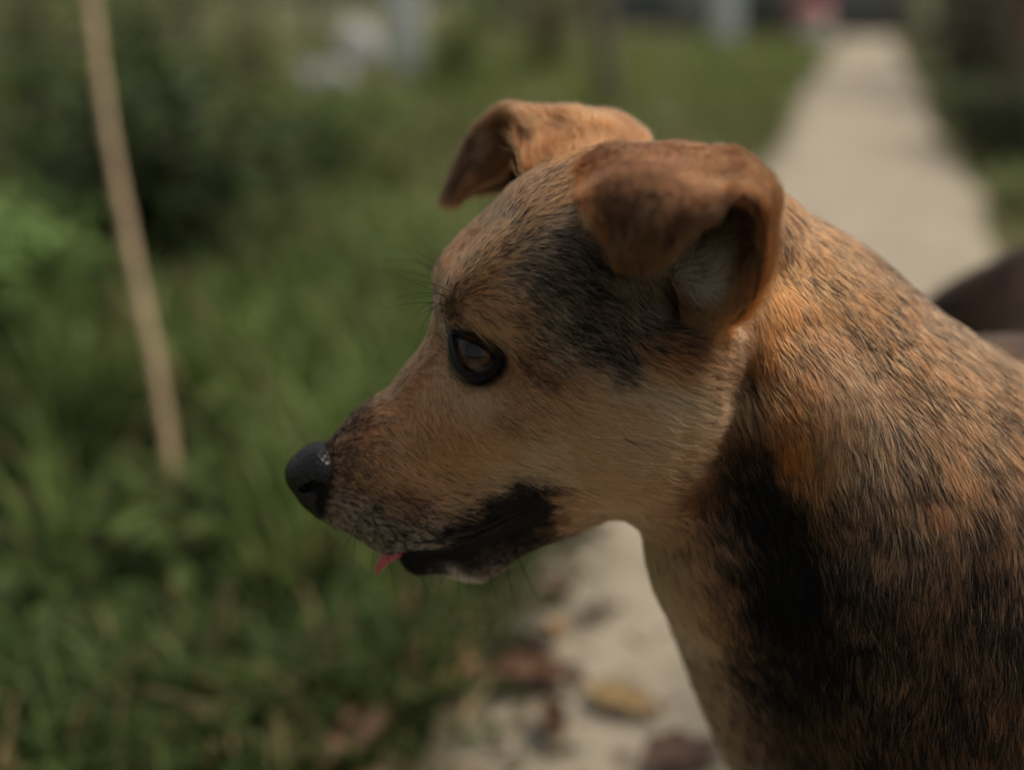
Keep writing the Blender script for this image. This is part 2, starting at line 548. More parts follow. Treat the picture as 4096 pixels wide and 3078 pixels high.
b_, t_ = up(4060, 330, .15, 3.0); small_tree('brown_tree', b_, t_, .16, .11, 'thick reddish brown tree trunk on the right verge', m_barkb, 1.1, DKG)

m_white = noise_mat('painted_concrete', [(.3, (.50, .54, .53)), (.7, (.62, .66, .64))], scale=7, rough=.85, bump=.4)
m_cbase = noise_mat('bare_concrete', [(.3, (.26, .25, .2)), (.7, (.38, .36, .29))], scale=9, rough=.9, bump=.5)


def box(cx, cy, z0, z1, sx, sy, bev=.01):
    x0, x1, y0, y1 = cx - sx / 2, cx + sx / 2, cy - sy / 2, cy + sy / 2
    lv = []
    for z, s in ((z0, 0), (z1 - bev, 0), (z1, bev)):
        lv += [(x0 + s, y0 + bev, z), (x0 + bev, y0 + s, z), (x1 - bev, y0 + s, z), (x1 - s, y0 + bev, z), (x1 - s, y1 - bev, z), (x1 - bev, y1 - s, z), (x0 + bev, y1 - s, z), (x0 + s, y1 - bev, z)]
    f = [tuple(range(7, -1, -1)), tuple(range(16, 24))]
    for r in range(2):
        for k in range(8):
            f.append((r * 8 + k, r * 8 + (k + 1) % 8, r * 8 + 8 + (k + 1) % 8, r * 8 + 8 + k))
    return np.array(lv), f


p = gp3(1625, 325)
root = empty('concrete_post', p); tag(root, 'white painted square concrete post with bare base on the lawn', 'post')
v, f = box(0, 0, .14, 2.1, .235, .235); mesh_obj('shaft', v, f, m_white, root, smooth=False)
v, f = box(0, 0, -.1, .14, .27, .27); mesh_obj('base', v, f, m_cbase, root, smooth=False)
v, f = box(0, 0, 2.1, 2.16, .27, .27); mesh_obj('cap', v, f, m_white, root, smooth=False)

# stones
m_stone = noise_mat('pale_stone', [(.3, (.34, .34, .35)), (.7, (.50, .49, .50))], scale=6, rough=.9, bump=.6)
m_stoneg = noise_mat('grey_stone', [(.3, (.26, .27, .24)), (.7, (.40, .41, .37))], scale=6, rough=.9, bump=.6)


def stone(px, py, sx, sz, mat, label, seed):
    r = np.random.default_rng(seed)
    nu, nv = 20, 12
    v = []
    ph = r.uniform(0, 6, 6)
    for i in range(nv + 1):
        a = math.pi * i / nv
        for k in range(nu):
            q = 2 * math.pi * k / nu
            s = 1 + .12 * math.sin(2 * q + ph[0]) * math.sin(a) + .09 * math.sin(3 * q + ph[1] + 2 * a) * math.sin(a) + .06 * math.sin(5 * a + ph[2])
            v.append((sx * s * math.sin(a) * math.cos(q), sx * .8 * s * math.sin(a) * math.sin(q), sz * s * math.cos(a) + sz * .55))
    f = [(i * nu + k, i * nu + (k + 1) % nu, (i + 1) * nu + (k + 1) % nu, (i + 1) * nu + k)[::-1] for i in range(nv) for k in range(nu)]
    p = gp3(px, py)
    o = mesh_obj('stone', v, f, mat, loc=p)
    return tag(o, label, 'stone')


stone(1430, 270, .20, .26, m_stone, 'tall pale grey stone, largest of those by the white post', 1)
stone(1330, 335, .17, .11, m_stone, 'flat bluish grey stone in front of the tall pale one', 2)
stone(1225, 350, .07, .13, m_stone, 'narrow pale stone at the foot of the sapling', 3)
stone(2640, 520, .13, .06, m_stoneg, 'low grey stone in the lawn behind the dog\'s ears', 4)

# sheet fence and hut at the far end
m_sheet = [noise_mat('sheet_metal_%s' % c, [(.3, tuple(q * .8 for q in k)), (.7, k)], scale=4, rough=.7) for c, k in
           (('blue_grey', (.17, .19, .22)), ('grey', (.20, .20, .20)), ('pale', (.36, .38, .38)), ('dim', (.12, .13, .14)))]
root = empty('sheet_fence', (3.6, 19.6, 0)); tag(root, 'grey fence of tall corrugated sheets across the far end of the lawn', 'fence')
m_post = noise_mat('fence_timber', [(.3, (.05, .045, .04)), (.7, (.09, .08, .07))], scale=6, rough=.9)
for k in range(9):
    x0 = -4.4 + k * .85
    v, f = [], []
    nn = 24
    for i in range(nn + 1):
        x = x0 + .83 * i / nn
        dy = .018 * math.sin(i / nn * 2 * math.pi * 6)
        v += [(x, dy, .12), (x, dy, 1.7), (x, dy + .004, .12), (x, dy + .004, 1.7)]
    for i in range(nn):
        a = i * 4
        f += [(a, a + 4, a + 5, a + 1), (a + 2, a + 3, a + 7, a + 6), (a + 1, a + 5, a + 7, a + 3), (a, a + 2, a + 6, a + 4)]
    mesh_obj('sheet', v, f, m_sheet[[3, 1, 0, 0, 2, 3, 1, 0, 1][k]], root)
    v, f = box(x0 - .01, .09, -.1, 1.75, .09, .09)
    mesh_obj('post', v, f, m_post, root, smooth=False)
p = gp3(2845, 140)
root = empty('white_pillar', (p[0], 18.6, 0)); tag(root, 'pale grey square pillar standing before the sheet fence', 'post')
v, f = box(0, 0, -.1, 1.5, .36, .36); mesh_obj('shaft', v, f, m_white, root, smooth=False)
v, f = box(0, 0, 1.5, 1.58, .44, .44); mesh_obj('cap', v, f, m_white, root, smooth=False)

m_plank = noise_mat('dark_plank', [(.3, (.03, .027, .024)), (.7, (.06, .055, .05))], scale=5, rough=.9, bump=.5)
m_door = noise_mat('blue_door', [(.3, (.05, .09, .16)), (.7, (.07, .12, .2))], scale=5, rough=.7)
m_roof = noise_mat('rust_roof', [(.3, (.12, .07, .05)), (.7, (.2, .13, .1))], scale=3, rough=.8)
root = empty('hut', (6.3, 21.2, 0)); tag(root, 'dark plank hut with a blue door where the path ends', 'hut')
for k in range(15):
    if k == 8 or k == 9 or k == 10:
        continue
    v, f = box(-1.75 + k * .25, 0, -.1, 2.1 + .01 * (k % 3), .24, .05)
    mesh_obj('plank', v, f, m_plank, root, smooth=False)
for s_, x_ in ((-1, -1.85), (1, 1.85)):
    v, f = box(x_, 1.2, -.1, 2.1, .06, 2.45); mesh_obj('side_wall', v, f, m_plank, root, smooth=False)
v, f = box(0, 2.42, -.1, 2.1, 3.6, .06); mesh_obj('back_wall', v, f, m_plank, root, smooth=False)
v, f = box(.5, .06, .05, 2.0, .72, .04); mesh_obj('door', v, f, m_door, root, smooth=False)
v = np.array([(-2.1, -.35, 2.16), (2.1, -.35, 2.16), (2.1, 2.8, 2.5), (-2.1, 2.8, 2.5), (-2.1, -.35, 2.22), (2.1, -.35, 2.22), (2.1, 2.8, 2.56), (-2.1, 2.8, 2.56)])
mesh_obj('roof', v, [(0, 3, 2, 1), (4, 5, 6, 7), (0, 1, 5, 4), (1, 2, 6, 5), (2, 3, 7, 6), (3, 0, 4, 7)], m_roof, root, smooth=False)

# bundle and pale leafed plant by the far part of the path
m_sack = noise_mat('white_sack', [(.3, (.42, .40, .35)), (.7, (.58, .56, .5))], scale=8, rough=.8, bump=.5)
m_pink = noise_mat('pink_cloth', [(.3, (.38, .12, .12)), (.7, (.5, .2, .2))], scale=8, rough=.85, bump=.5)


def lump(sx, sy, z0, z1, seed, sag=.1):
    r = np.random.default_rng(seed); ph = r.uniform(0, 6, 6)
    v = []; nu, nv = 24, 12
    for i in range(nv + 1):
        t = i / nv; z = z0 + (z1 - z0) * t
        w = (1 - (2 * t - 1) ** 4) ** .5 * (1 - .25 * t) + .02
        for k in range(nu):
            q = 2 * math.pi * k / nu
            s = w * (1 + .08 * math.sin(3 * q + ph[0] + 3 * t) + .06 * math.sin(5 * q + ph[1] - 4 * t) + .03 * math.sin(9 * q + ph[2]))
            v.append((sx * s * math.cos(q), sy * s * math.sin(q), z - sag * .1 * math.sin(2 * q + ph[3]) * t))
    f = [(i * nu + k, i * nu + (k + 1) % nu, (i + 1) * nu + (k + 1) % nu, (i + 1) * nu + k) for i in range(nv) for k in range(nu)]
    return np.array(v), f


p = gp3(3250, 165)
v, f = lump(.26, .2, -.02, .34, 3); o = mesh_obj('sack', v, f, m_sack, loc=p); tag(o, 'bulging white sack on the lawn by the far end of the path', 'sack')
v, f = lump(.28, .2, .31, .62, 5); o = mesh_obj('cloth_bundle', v, f, m_pink, loc=(p[0] - .06, p[1], p[2])); tag(o, 'pink cloth bundle lying on the white sack', 'bundle')
p = gp3(3690, 235)
root = empty('pale_leaf_plant', p); tag(root, 'plant with large pale yellow green drooping leaves beside the path', 'plant')
m_pale = noise_mat('pale_leaf', [(.3, (.22, .23, .12)), (.7, (.32, .32, .18))], scale=9, rough=.5, transl=.3)
for az, el, L, z0 in ((2.8, -1.1, .55, .72), (.4, -.7, .5, .72), (4.4, -.6, .55, .75), (1.5, -.5, .5, .74)):
    v, f = leaf_shape(L, L * .42, .2, .2, 8)
    ce, se = math.cos(el), math.sin(el); ca, sa = math.cos(az), math.sin(az)
    v = np.stack([v[:, 0] * ce - v[:, 2] * se, v[:, 1], v[:, 0] * se + v[:, 2] * ce], 1)
    v = np.stack([v[:, 0] * ca - v[:, 1] * sa, v[:, 0] * sa + v[:, 1] * ca, v[:, 2]], 1)
    st = np.array([ca * .08, sa * .08, z0])
    mesh_obj('leaf', v + st, f, m_pale, root)
    tv, tf = tube([(0, 0, -.05), st * [.3, .3, .6], st], [.014, .01, .006], 6)
    mesh_obj('stalk', tv, tf, m_stem, root)

# ------------------------------------------------------------------ fallen leaves and a twig on the path
def leaf_mat(name, a, b_):
    return noise_mat(name, [(.3, a), (.65, b_)], scale=45, rough=.7, bump=.3, transl=.12)


LM = dict(brown=leaf_mat('brown_leaf', (.085, .045, .028), (.19, .10, .055)), rose=leaf_mat('rosy_leaf', (.20, .10, .07), (.30, .17, .125)), rust=leaf_mat('rust_leaf', (.085, .05, .036), (.15, .09, .065)),
          yellow=leaf_mat('yellow_leaf', (.26, .18, .075), (.36, .24, .11)), orange=leaf_mat('orange_leaf', (.40, .22, .08), (.5, .30, .13)), tan=leaf_mat('tan_leaf', (.30, .16, .085), (.42, .25, .14)),
          grey=leaf_mat('grey_leaf', (.16, .135, .11), (.24, .2, .165)))


def fallen(px, py, L, W, ang, mat, label, curl=.35, roll=.0, z=.004):
    L, W = L * 1.12, W * 1.15
    rows, colsn = 12, 6
    v = []
    for i in range(rows + 1):
        t = i / rows
        w = W / 2 * max(.02, math.sin(math.pi * t ** .85)) ** .75
        for k in range(colsn + 1):
            u = 2 * k / colsn - 1
            a = u * (.9 + roll * 1.4)
            yy = w * math.sin(a) / math.sin(.9 + roll * 1.4) if roll < .5 else w * .62 * math.sin(a)
            zz = w * (1 - math.cos(a)) * (.5 + roll) + curl * L * (t - .5) ** 2 + .004 * math.sin(t * 19 + u * 3)
            v.append(((t - .5) * L, yy, zz))
    v = np.array(v); v[:, 2] -= v[:, 2].min()
    m = len(v)
    v = np.concatenate([v, v + [0, 0, .0006]])
    f = []
    for i in range(rows):
        for k in range(colsn):
            a = i * (colsn + 1) + k; q = (a, a + colsn + 1, a + colsn + 2, a + 1)
            f += [q[::-1] if False else tuple(reversed(q)), tuple(x + m for x in q)]
    per = [k for k in range(colsn + 1)] + [i * (colsn + 1) + colsn for i in range(1, rows + 1)] + [rows * (colsn + 1) + k for k in range(colsn - 1, -1, -1)] + [i * (colsn + 1) for i in range(rows - 1, 0, -1)]
    for a, c in zip(per, per[1:] + per[:1]):
        f.append((a, c, c + m, a + m))
    root = empty('fallen_leaf', (*ground_pt(px, py)[:2], z))
    root.rotation_euler = (0, 0, ang)
    mesh_obj('blade', v, f, LM[mat], root)
    tv, tf = tube([(-L * .5, 0, v[:, 2].max() * .4 + .002), (-L * .62, .004, .006), (-L * .72, .012, .002)], [.0012, .001, .0012], 6)
    mesh_obj('leaf_stalk', tv, tf, m_twig, root)
    tag(root, label, 'leaf', 'fallen leaves about the path')


fallen(2130, 2745, .095, .04, .0, 'brown', 'long curled dark brown fallen leaf on the bare concrete', .06, .45)
fallen(1775, 2690, .085, .064, 1.3, 'tan', 'oval orange tan fallen leaf at the grass edge of the path', .2, .1)
fallen(2490, 2830, .075, .034, -.55, 'yellow', 'yellow and orange fallen leaf lying alone on the concrete', .12, .15)
fallen(1330, 3000, .10, .078, .4, 'rose', 'large rosy brown fallen leaf at the corner of path and grass', .15, .05, .012)
fallen(1310, 2745, .085, .05, .6, 'rust', 'dull rust brown fallen leaf lodged in the grass', .3, .3, .03)
fallen(2225, 2548, .03, .02, .9, 'orange', 'tiny orange fallen leaf above the curled brown one', .3, .2)
fallen(2210, 2930, .055, .034, 1.7, 'brown', 'short brown fallen leaf below the curled brown one', .4, .5)
fallen(2310, 2145, .085, .04, .1, 'grey', 'grey brown fallen leaf under the dog\'s jaw', .12, .3)
fallen(2720, 3062, .07, .04, .3, 'rust', 'dark rust fallen leaf in front of the dog\'s chest', .12, .3)
fallen(2390, 2490, .06, .022, .5, 'grey', 'narrow grey fallen leaf on the concrete', .2, .5)
fallen(2120, 2560, .05, .03, -.3, 'grey', 'small grey brown fallen leaf beside the tiny orange one', .3, .4)
fallen(2240, 2390, .05, .03, .8, 'rust', 'rust brown fallen leaf with grass blades round it', .3, .4)
a, c = ground_pt(1975, 2700), ground_pt(1835, 2950)
mp = (a + c) / 2
v, f = tube([a - mp + [0, 0, .006], (a - mp) * .3 + [.004, 0, .01], (c - mp) * .5 + [-.003, 0, .008], c - mp + [0, 0, .005]], [.0035, .0042, .004, .0028], 8, jitter=.12)
tag(mesh_obj('twig', v, f, m_twig, loc=mp), 'pale dry twig lying between the tan and brown fallen leaves', 'twig')
a, c = ground_pt(2040, 2330), ground_pt(1880, 2650)
mp = (a + c) / 2
v, f = tube([a - mp + [0, 0, .05], (a - mp) * .2 + [.012, 0, .03], c - mp + [0, 0, .004]], [.0012, .0016, .0016], 6)
tag(mesh_obj('grass_stalk', v, f, m_stem, loc=mp), 'thin dark grass stalk bending over the path edge', 'stalk')


# crumbs of soil and dry grass littering the path
nl_ = 1500
ly = rng.uniform(.75, 3.2, nl_); lx = path_l(ly) + .78 * rng.uniform(0, 1, nl_) ** 2.2 * .95 + .01
la_ = rng.uniform(0, 6.28, nl_); ll = rng.uniform(.003, .014, nl_); lw_ = ll * rng.uniform(.15, .6, nl_)
LV = np.zeros((nl_, 5, 3))
dx_ = np.stack([np.cos(la_), np.sin(la_)], 1); dy_ = np.stack([-np.sin(la_), np.cos(la_)], 1)
for k, (a, c, z) in enumerate(((-1, -1, 0), (1, -1, 0), (1, 1, 0), (-1, 1, 0), (0, 0, 1))):
    LV[:, k, :2] = np.stack([lx, ly], 1) + dx_ * (a * ll)[:, None] + dy_ * (c * lw_)[:, None]
    LV[:, k, 2] = .001 + z * lw_ * .9 - .003
LF_ = (np.arange(nl_)[:, None, None] * 5 + np.array([(0, 1, 4), (1, 2, 4), (2, 3, 4), (3, 0, 4)])[None]).reshape(-1, 3)
LC = np.array([(.10, .075, .05), (.16, .12, .075), (.07, .07, .035), (.22, .17, .11)])[rng.integers(0, 4, nl_)] * rng.uniform(.6, 1.3, (nl_, 1))
tag(mesh_obj('path_litter', LV.reshape(-1, 3), LF_, m_leaf, smooth=False, tint=np.repeat(LC, 5, 0)), 'brown crumbs and dry bits littering the path', 'litter', kind='stuff')
# ------------------------------------------------------------------ the dog: a distance field, meshed
RN = np.array([-0.17, 0.30, 0.94]); RN /= np.linalg.norm(RN)     # from the near side of the head to the far side
EYE0 = at(1898, 1417, FOCUS)
M0 = EYE0 + 0.036 * RN                                            # a point on the head's plane of symmetry


def mid(px, py, s=0.0):
    """point on the pixel's ray that lies s millimetres to the near side of the head's symmetry plane"""
    r = ray(px, py)
    return r * ((RN @ M0 - s * 0.001) / (RN @ r))


def mirror(p):
    p = np.asarray(p)
    return p - 2 * ((p - M0) @ RN)[..., None] * RN if p.ndim > 1 else p - 2 * ((p - M0) @ RN) * RN


def mirror_dir(d):
    d = np.asarray(d)
    return d - 2 * (d @ RN)[..., None] * RN if d.ndim > 1 else d - 2 * (d @ RN) * RN


PR = []      # (op, a, b, ra, rb, k)   op +1 adds, -1 carves


def cap(a, ra, b=None, rb=None, k=8, op=1, pair=False):
    a = np.asarray(a, float)
    b = a if b is None else np.asarray(b, float)
    rb = ra if rb is None else rb
    PR.append((op, a, b, ra * .001, rb * .001, k * .001))
    if pair:
        PR.append((op, mirror(a), mirror(b), ra * .001, rb * .001, k * .001))


def chain(pts, k=8, op=1, pair=False):
    """pts: (px, py, s, radius mm) on the head"""
    for p, q in zip(pts[:-1], pts[1:]):
        cap(mid(*p[:3]), p[3], mid(*q[:3]), q[3], k, op, pair)


def chain3(pts, k=20, op=1):
    """pts: (px, py, depth m, radius mm)"""
    for p, q in zip(pts[:-1], pts[1:]):
        cap(at(*p[:3]), p[3], at(*q[:3]), q[3], k, op)


def chainw(pts, k=15):
    """pts: world (x, y, z, radius mm)"""
    for p, q in zip(pts[:-1], pts[1:]):
        cap(w2c(p[:3]), p[3], w2c(q[:3]), q[3], k)


# trunk, legs and tail (standing, heading away to the right)
BD = np.array([0.49, 0.87, 0.0]); LT = np.array([0.87, -0.49, 0.0])
chain3([(2800, 1110, .560, 54), (3080, 1530, .572, 73), (3395, 2030, .580, 95), (3660, 2560, .605, 108), (3760, 3000, .63, 104)], k=30)
chain3([(3560, 2250, .61, 92), (4000, 2110, .69, 98), (4420, 2010, .82, 100), (4290, 1420, .955, 92)], k=45)
WI = c2w(at(4000, 2110, .69)); RU = c2w(at(4290, 1420, .955))
for s_ in (-1, 1):
    b0 = WI - BD * .05
    hip = RU - np.array([0, 0, .02])
    p = b0 + LT * s_ * .062
    chainw([(p[0], p[1], .36, 60), (p[0] - .01, p[1] - .03, .27, 40), (p[0] + .01, p[1], .16, 25), (p[0], p[1], .07, 17), (p[0] - .004, p[1] - .008, .028, 20)], k=25)
    chainw([(p[0] - .004, p[1] - .008, .024, 21), (p[0] - .018, p[1] - .036, .017, 16)], k=10)
    q = hip + LT * s_ * .06
    kn = q - BD * .04; hk = q + BD * .075; pw = q + BD * .05
    chainw([(q[0], q[1], .35, 70), (kn[0], kn[1], .235, 44), (hk[0], hk[1], .125, 19), (pw[0], pw[1], .05, 16), (pw[0] - .006, pw[1] - .012, .026, 19)], k=25)
    chainw([(pw[0] - .006, pw[1] - .012, .023, 20), (pw[0] - .022, pw[1] - .04, .016, 16)], k=10)
tl = RU + BD * .07 + np.array([0, 0, .03])
chainw([(*tl, 26), (*(tl + BD * .05 + np.array([0, 0, .05])), 20), (*(tl + BD * .045 + np.array([-.01, 0, .12])), 17), (*(tl + np.array([-.02, -.01, .165])), 12)], k=25)

# skull
cap(mid(2430, 1005, 0), 42)
chain([(2430, 1030, 0, 42), (2740, 1020, 0, 42)], k=20)
chain([(1955, 1290, 0, 20), (2230, 1020, 0, 31)], k=20)
cap(mid(1880, 1320, 0), 13, k=14)
chain([(1925, 1195, 17, 14), (2200, 1070, 24, 24)], k=16, pair=True)        # brow
chain([(2080, 1230, 24, 27), (2430, 1230, 26, 31), (2680, 1150, 26, 34)], k=16, pair=True)   # temple
chain([(2010, 1560, 30, 13), (2320, 1560, 42, 15), (2640, 1430, 44, 18)], k=22, pair=True)   # cheekbone
chain([(2230, 1730, 26, 27), (2560, 1680, 30, 33), (2760, 1500, 32, 34)], k=25, pair=True)   # cheek
# muzzle
chain([(1320, 1875, 0, 9), (1510, 1735, 0, 11), (1760, 1535, 0, 14), (1910, 1370, 0, 18)], k=12)
chain([(1365, 1945, 5, 10), (1590, 1840, 11, 15), (1900, 1675, 17, 22), (2070, 1615, 24, 23)], k=16, pair=True)
chain([(1400, 2020, 6, 9.5), (1570, 2065, 11, 13.5), (1800, 2010, 17, 18), (2100, 1900, 24, 20)], k=14, pair=True)
# lower jaw and throat
chain([(1680, 2225, 4, 8), (1900, 2195, 9, 11), (2180, 2022, 19, 13), (2480, 1775, 28, 21)], k=10, pair=True)
chain([(1900, 2150, 0, 10), (2300, 1895, 0, 18), (2640, 1710, 0, 31)], k=20)
chain3([(2690, 1890, .535, 21), (2925, 2240, .55, 28), (3140, 2560, .57, 31)], k=24)
# mouth slit
MOUTH = [(1540, 2200, 6), (1640, 2195, 16), (1800, 2165, 25), (1960, 2110, 33), (2110, 2040, 42)]
for p, q in zip(MOUTH[:-1], MOUTH[1:]):
    cap(mid(*p), 4.0, mid(*q), 4.0, 4, -1, True)
# eye sockets
EYE_R = .0122
EC = mid(1903, 1420, 30)
cap(EC, 12.6, EC - RN * .02, 12.0, 5, -1, True)
# hollow under the ear, and the fold between cheek and neck
cap(mid(2660, 1150, 62), 15, mid(2740, 1210, 52), 10, 14, -1, True)
chain3([(3005, 1560, .478, 9), (3060, 1900, .474, 13), (3130, 2260, .474, 11), (3200, 2480, .478, 6)], k=22, op=-1)
chain3([(3080, 1330, .508, 16), (3170, 1600, .503, 21), (3310, 1880, .508, 21)], k=20)

PA = np.array([p[1] for p in PR]); PB = np.array([p[2] for p in PR])
PRA = np.array([p[3] for p in PR]); PRB = np.array([p[4] for p in PR])


def prim(i, P):
    a, b = PA[i], PB[i]
    ab = b - a
    l2 = ab @ ab
    if l2 < 1e-12:
        return np.sqrt(((P - a) ** 2).sum(-1)) - PRA[i]
    t = np.clip(((P - a) @ ab) / l2, 0, 1)
    return np.sqrt(((P - a - t[:, None] * ab) ** 2).sum(-1)) - (PRA[i] + t * (PRB[i] - PRA[i]))


def sdf(P, sub=None):
    d = None
    for i in (range(len(PR)) if sub is None else sub):
        op, k = PR[i][0], PR[i][5]
        e = prim(i, P)
        if op > 0:
            if d is None:
                d = e
            else:
                h = np.maximum(k - np.abs(d - e), 0) / k
                d = np.minimum(d, e) - h * h * k * .25
        elif d is not None:
            h = np.maximum(k - np.abs(d + e), 0) / k
            d = np.maximum(d, -e) + h * h * k * .25
    return d if d is not None else np.full(len(P), 1.0)


def surface(sdff, lo, hi, h, prims=None):
    """sparse surface nets: blocks of B cells where the surface passes"""
    B = 16
    nb = np.ceil((hi - lo) / (h * B)).astype(int)
    gi = np.stack(np.meshgrid(*[np.arange(k) for k in nb], indexing='ij'), -1).reshape(-1, 3)
    cen = lo + (gi + .5) * h * B
    dc = sdff(cen)
    act = gi[np.abs(dc) < h * B * 1.0]
    pdall = np.stack([prim(i, lo + (act + .5) * h * B) for i in range(len(PR))], 1) if prims else None
    N = (nb * B + 4).astype(np.int64)
    key = lambda I: (I[..., 0] * N[1] + I[..., 1]) * N[2] + I[..., 2]
    loc = np.stack(np.meshgrid(*[np.arange(B + 1)] * 3, indexing='ij'), -1)
    corners = np.array([[0, 0, 0], [1, 0, 0], [0, 1, 0], [1, 1, 0], [0, 0, 1], [1, 0, 1], [0, 1, 1], [1, 1, 1]])
    edges = [(0, 1), (2, 3), (4, 5), (6, 7), (0, 2), (1, 3), (4, 6), (5, 7), (0, 4), (1, 5), (2, 6), (3, 7)]
    keys, verts, quads = [], [], []
    for gi_, g in enumerate(act):
        base = g * B
        P = (lo + (base + loc) * h).reshape(-1, 3)
        sub = None
        if prims:
            sub = np.nonzero(pdall[gi_] < h * B * .87 + .05)[0]
        V = sdff(P, sub).reshape(B + 1, B + 1, B + 1) if prims else sdff(P).reshape(B + 1, B + 1, B + 1)
        S = V < 0
        if S.all() or not S.any():
            continue
        cs = np.stack([S[c[0]:c[0] + B, c[1]:c[1] + B, c[2]:c[2] + B] for c in corners])
        n_in = cs.sum(0)
        cell = np.argwhere((n_in > 0) & (n_in < 8))
        cv = np.stack([V[cell[:, 0] + c[0], cell[:, 1] + c[1], cell[:, 2] + c[2]] for c in corners], 1)
        acc = np.zeros((len(cell), 3)); cnt = np.zeros(len(cell))
        for a, b in edges:
            m = (cv[:, a] < 0) != (cv[:, b] < 0)
            t = np.where(m, cv[:, a] / (cv[:, a] - cv[:, b] + 1e-15), 0)
            p = corners[a] + t[:, None] * (corners[b] - corners[a])
            acc[m] += p[m]; cnt[m] += 1
        keys.append(key(base + cell + 1))
        verts.append(lo + (base + cell + acc / cnt[:, None]) * h)
        I0 = S[:B, :B, :B]
        for ax in range(3):
            sh = [slice(0, B)] * 3; sh[ax] = slice(1, B + 1)
            I1 = S[tuple(sh)]
            e = np.argwhere(I0 != I1)
            if not len(e):
                continue
            fl = I0[e[:, 0], e[:, 1], e[:, 2]]
            u, w = (ax + 1) % 3, (ax + 2) % 3
            q = np.repeat((base + e + 1)[:, None, :], 4, 1)
            q[:, 1, u] -= 1; q[:, 2, u] -= 1; q[:, 2, w] -= 1; q[:, 3, w] -= 1
            kq = key(q)
            kq[~fl] = kq[~fl][:, ::-1]
            quads.append(kq)
    keys = np.concatenate(keys); verts = np.concatenate(verts); quads = np.concatenate(quads)
    o = np.argsort(keys)
    keys, verts = keys[o], verts[o]
    ix = np.clip(np.searchsorted(keys, quads), 0, len(keys) - 1)
    ok = (keys[ix] == quads).all(1)
    return verts, ix[ok]


def vnormals(v, f):
    n = np.cross(v[f[:, 2]] - v[f[:, 0]], v[f[:, 3]] - v[f[:, 1]])
    out = np.zeros_like(v)
    for k in range(4):
        np.add.at(out, f[:, k], n)
    return out / (np.linalg.norm(out, axis=1, keepdims=True) + 1e-12)


allp = np.concatenate([PA, PB]); allr = np.concatenate([PRA, PRB])[:, None]
LO = (allp - allr).min(0) - .02; HI = (allp + allr).max(0) + .02
bv, bf = surface(sdf, LO, HI, .0020, prims=True)
bn = vnormals(bv, bf)
from mathutils.bvhtree import BVHTree
BVH = BVHTree.FromPolygons(bv.tolist(), bf.tolist())


def hit(px, py, fallback=None, normal=False):
    """where the pixel's ray meets the body"""
    r = ray(px, py)
    p, nn, ix, d = BVH.ray_cast(Vector((0, 0, 0)), Vector(r))
    if p is None:
        return fallback
    return (np.array(p), bn[bf[ix]].mean(0)) if normal else np.array(p)



ROOT_W = np.array([WI[0] + .06, WI[1] + .12, 0.0])
dog = empty('dog', ROOT_W)
tag(dog, 'tan and black short haired dog in profile with folded ears and tongue tip showing', 'dog')


def local(c):
    return c2w(c) - ROOT_W


def wobble(P, sc, seed):
    """cheap smooth noise, one value per point"""
    r = np.random.default_rng(seed)
    o = np.zeros(len(P))
    for _ in range(7):
        w = r.normal(size=3); w *= sc * r.uniform(.6, 1.6) / np.linalg.norm(w)
        o += np.sin(P @ w + r.uniform(0, 6.28))
    return o / 2.6


# ---- ears: folded leathery sheets joined into the body mesh
def spline_grid(G, nu, nv):
    """Catmull-Rom patch through a grid of control points"""
    def cr(A, n):
        k = len(A)
        A = np.concatenate([[2 * A[0] - A[1]], A, [2 * A[-1] - A[-2]]])
        out = []
        for t in np.linspace(0, k - 1, n):
            i = min(int(t), k - 2); u = t - i
            p0, p1, p2, p3 = A[i:i + 4]
            out.append(.5 * (2 * p1 + (p2 - p0) * u + (2 * p0 - 5 * p1 + 4 * p2 - p3) * u * u + (3 * p1 - p0 - 3 * p2 + p3) * u ** 3))
        return np.array(out)
    return np.swapaxes(cr(np.swapaxes(cr(G, nu), 0, 1), nv), 0, 1)


NEAR_EAR = [
    [(2330, 860, 38), (2430, 750, 22), (2640, 770, 20), (2680, 1000, 44), (2720, 1300, 50)],
    [(2325, 760, 48), (2460, 660, 36), (2780, 660, 40), (2880, 960, 60), (2860, 1385, 68)],
    [(2325, 695, 58), (2480, 612, 54), (2790, 606, 64), (3045, 735, 80), (3040, 1130, 92)],
    [(2325, 790, 74), (2470, 745, 82), (2700, 740, 94), (2900, 780, 100), (3000, 770, 100)],
    [(2375, 890, 80), (2490, 925, 88), (2650, 945, 96), (2790, 900, 100), (2860, 850, 101)],
    [(2450, 985, 80), (2530, 1035, 86), (2620, 1050, 92), (2690, 1020, 95), (2735, 975, 96)],
]
FAR_EAR = [
    [(2090, 740, -26), (2200, 720, -20), (2380, 720, -18), (2540, 740, -30), (2560, 900, -50)],
    [(2078, 560, -44), (2180, 540, -38), (2370, 520, -40), (2560, 580, -56), (2560, 850, -74)],
    [(2075, 490, -58), (2060, 437, -60), (2300, 462, -62), (2500, 515, -76), (2540, 760, -88)],
    [(2062, 590, -70), (1940, 500, -80), (2060, 560, -94), (2250, 640, -99), (2350, 680, -99)],
    [(1985, 700, -76), (1858, 620, -86), (1930, 660, -95), (2040, 720, -99), (2120, 740, -99)],
    [(1850, 798, -80), (1785, 782, -86), (1790, 775, -90), (1830, 775, -92), (1860, 775, -92)],
]


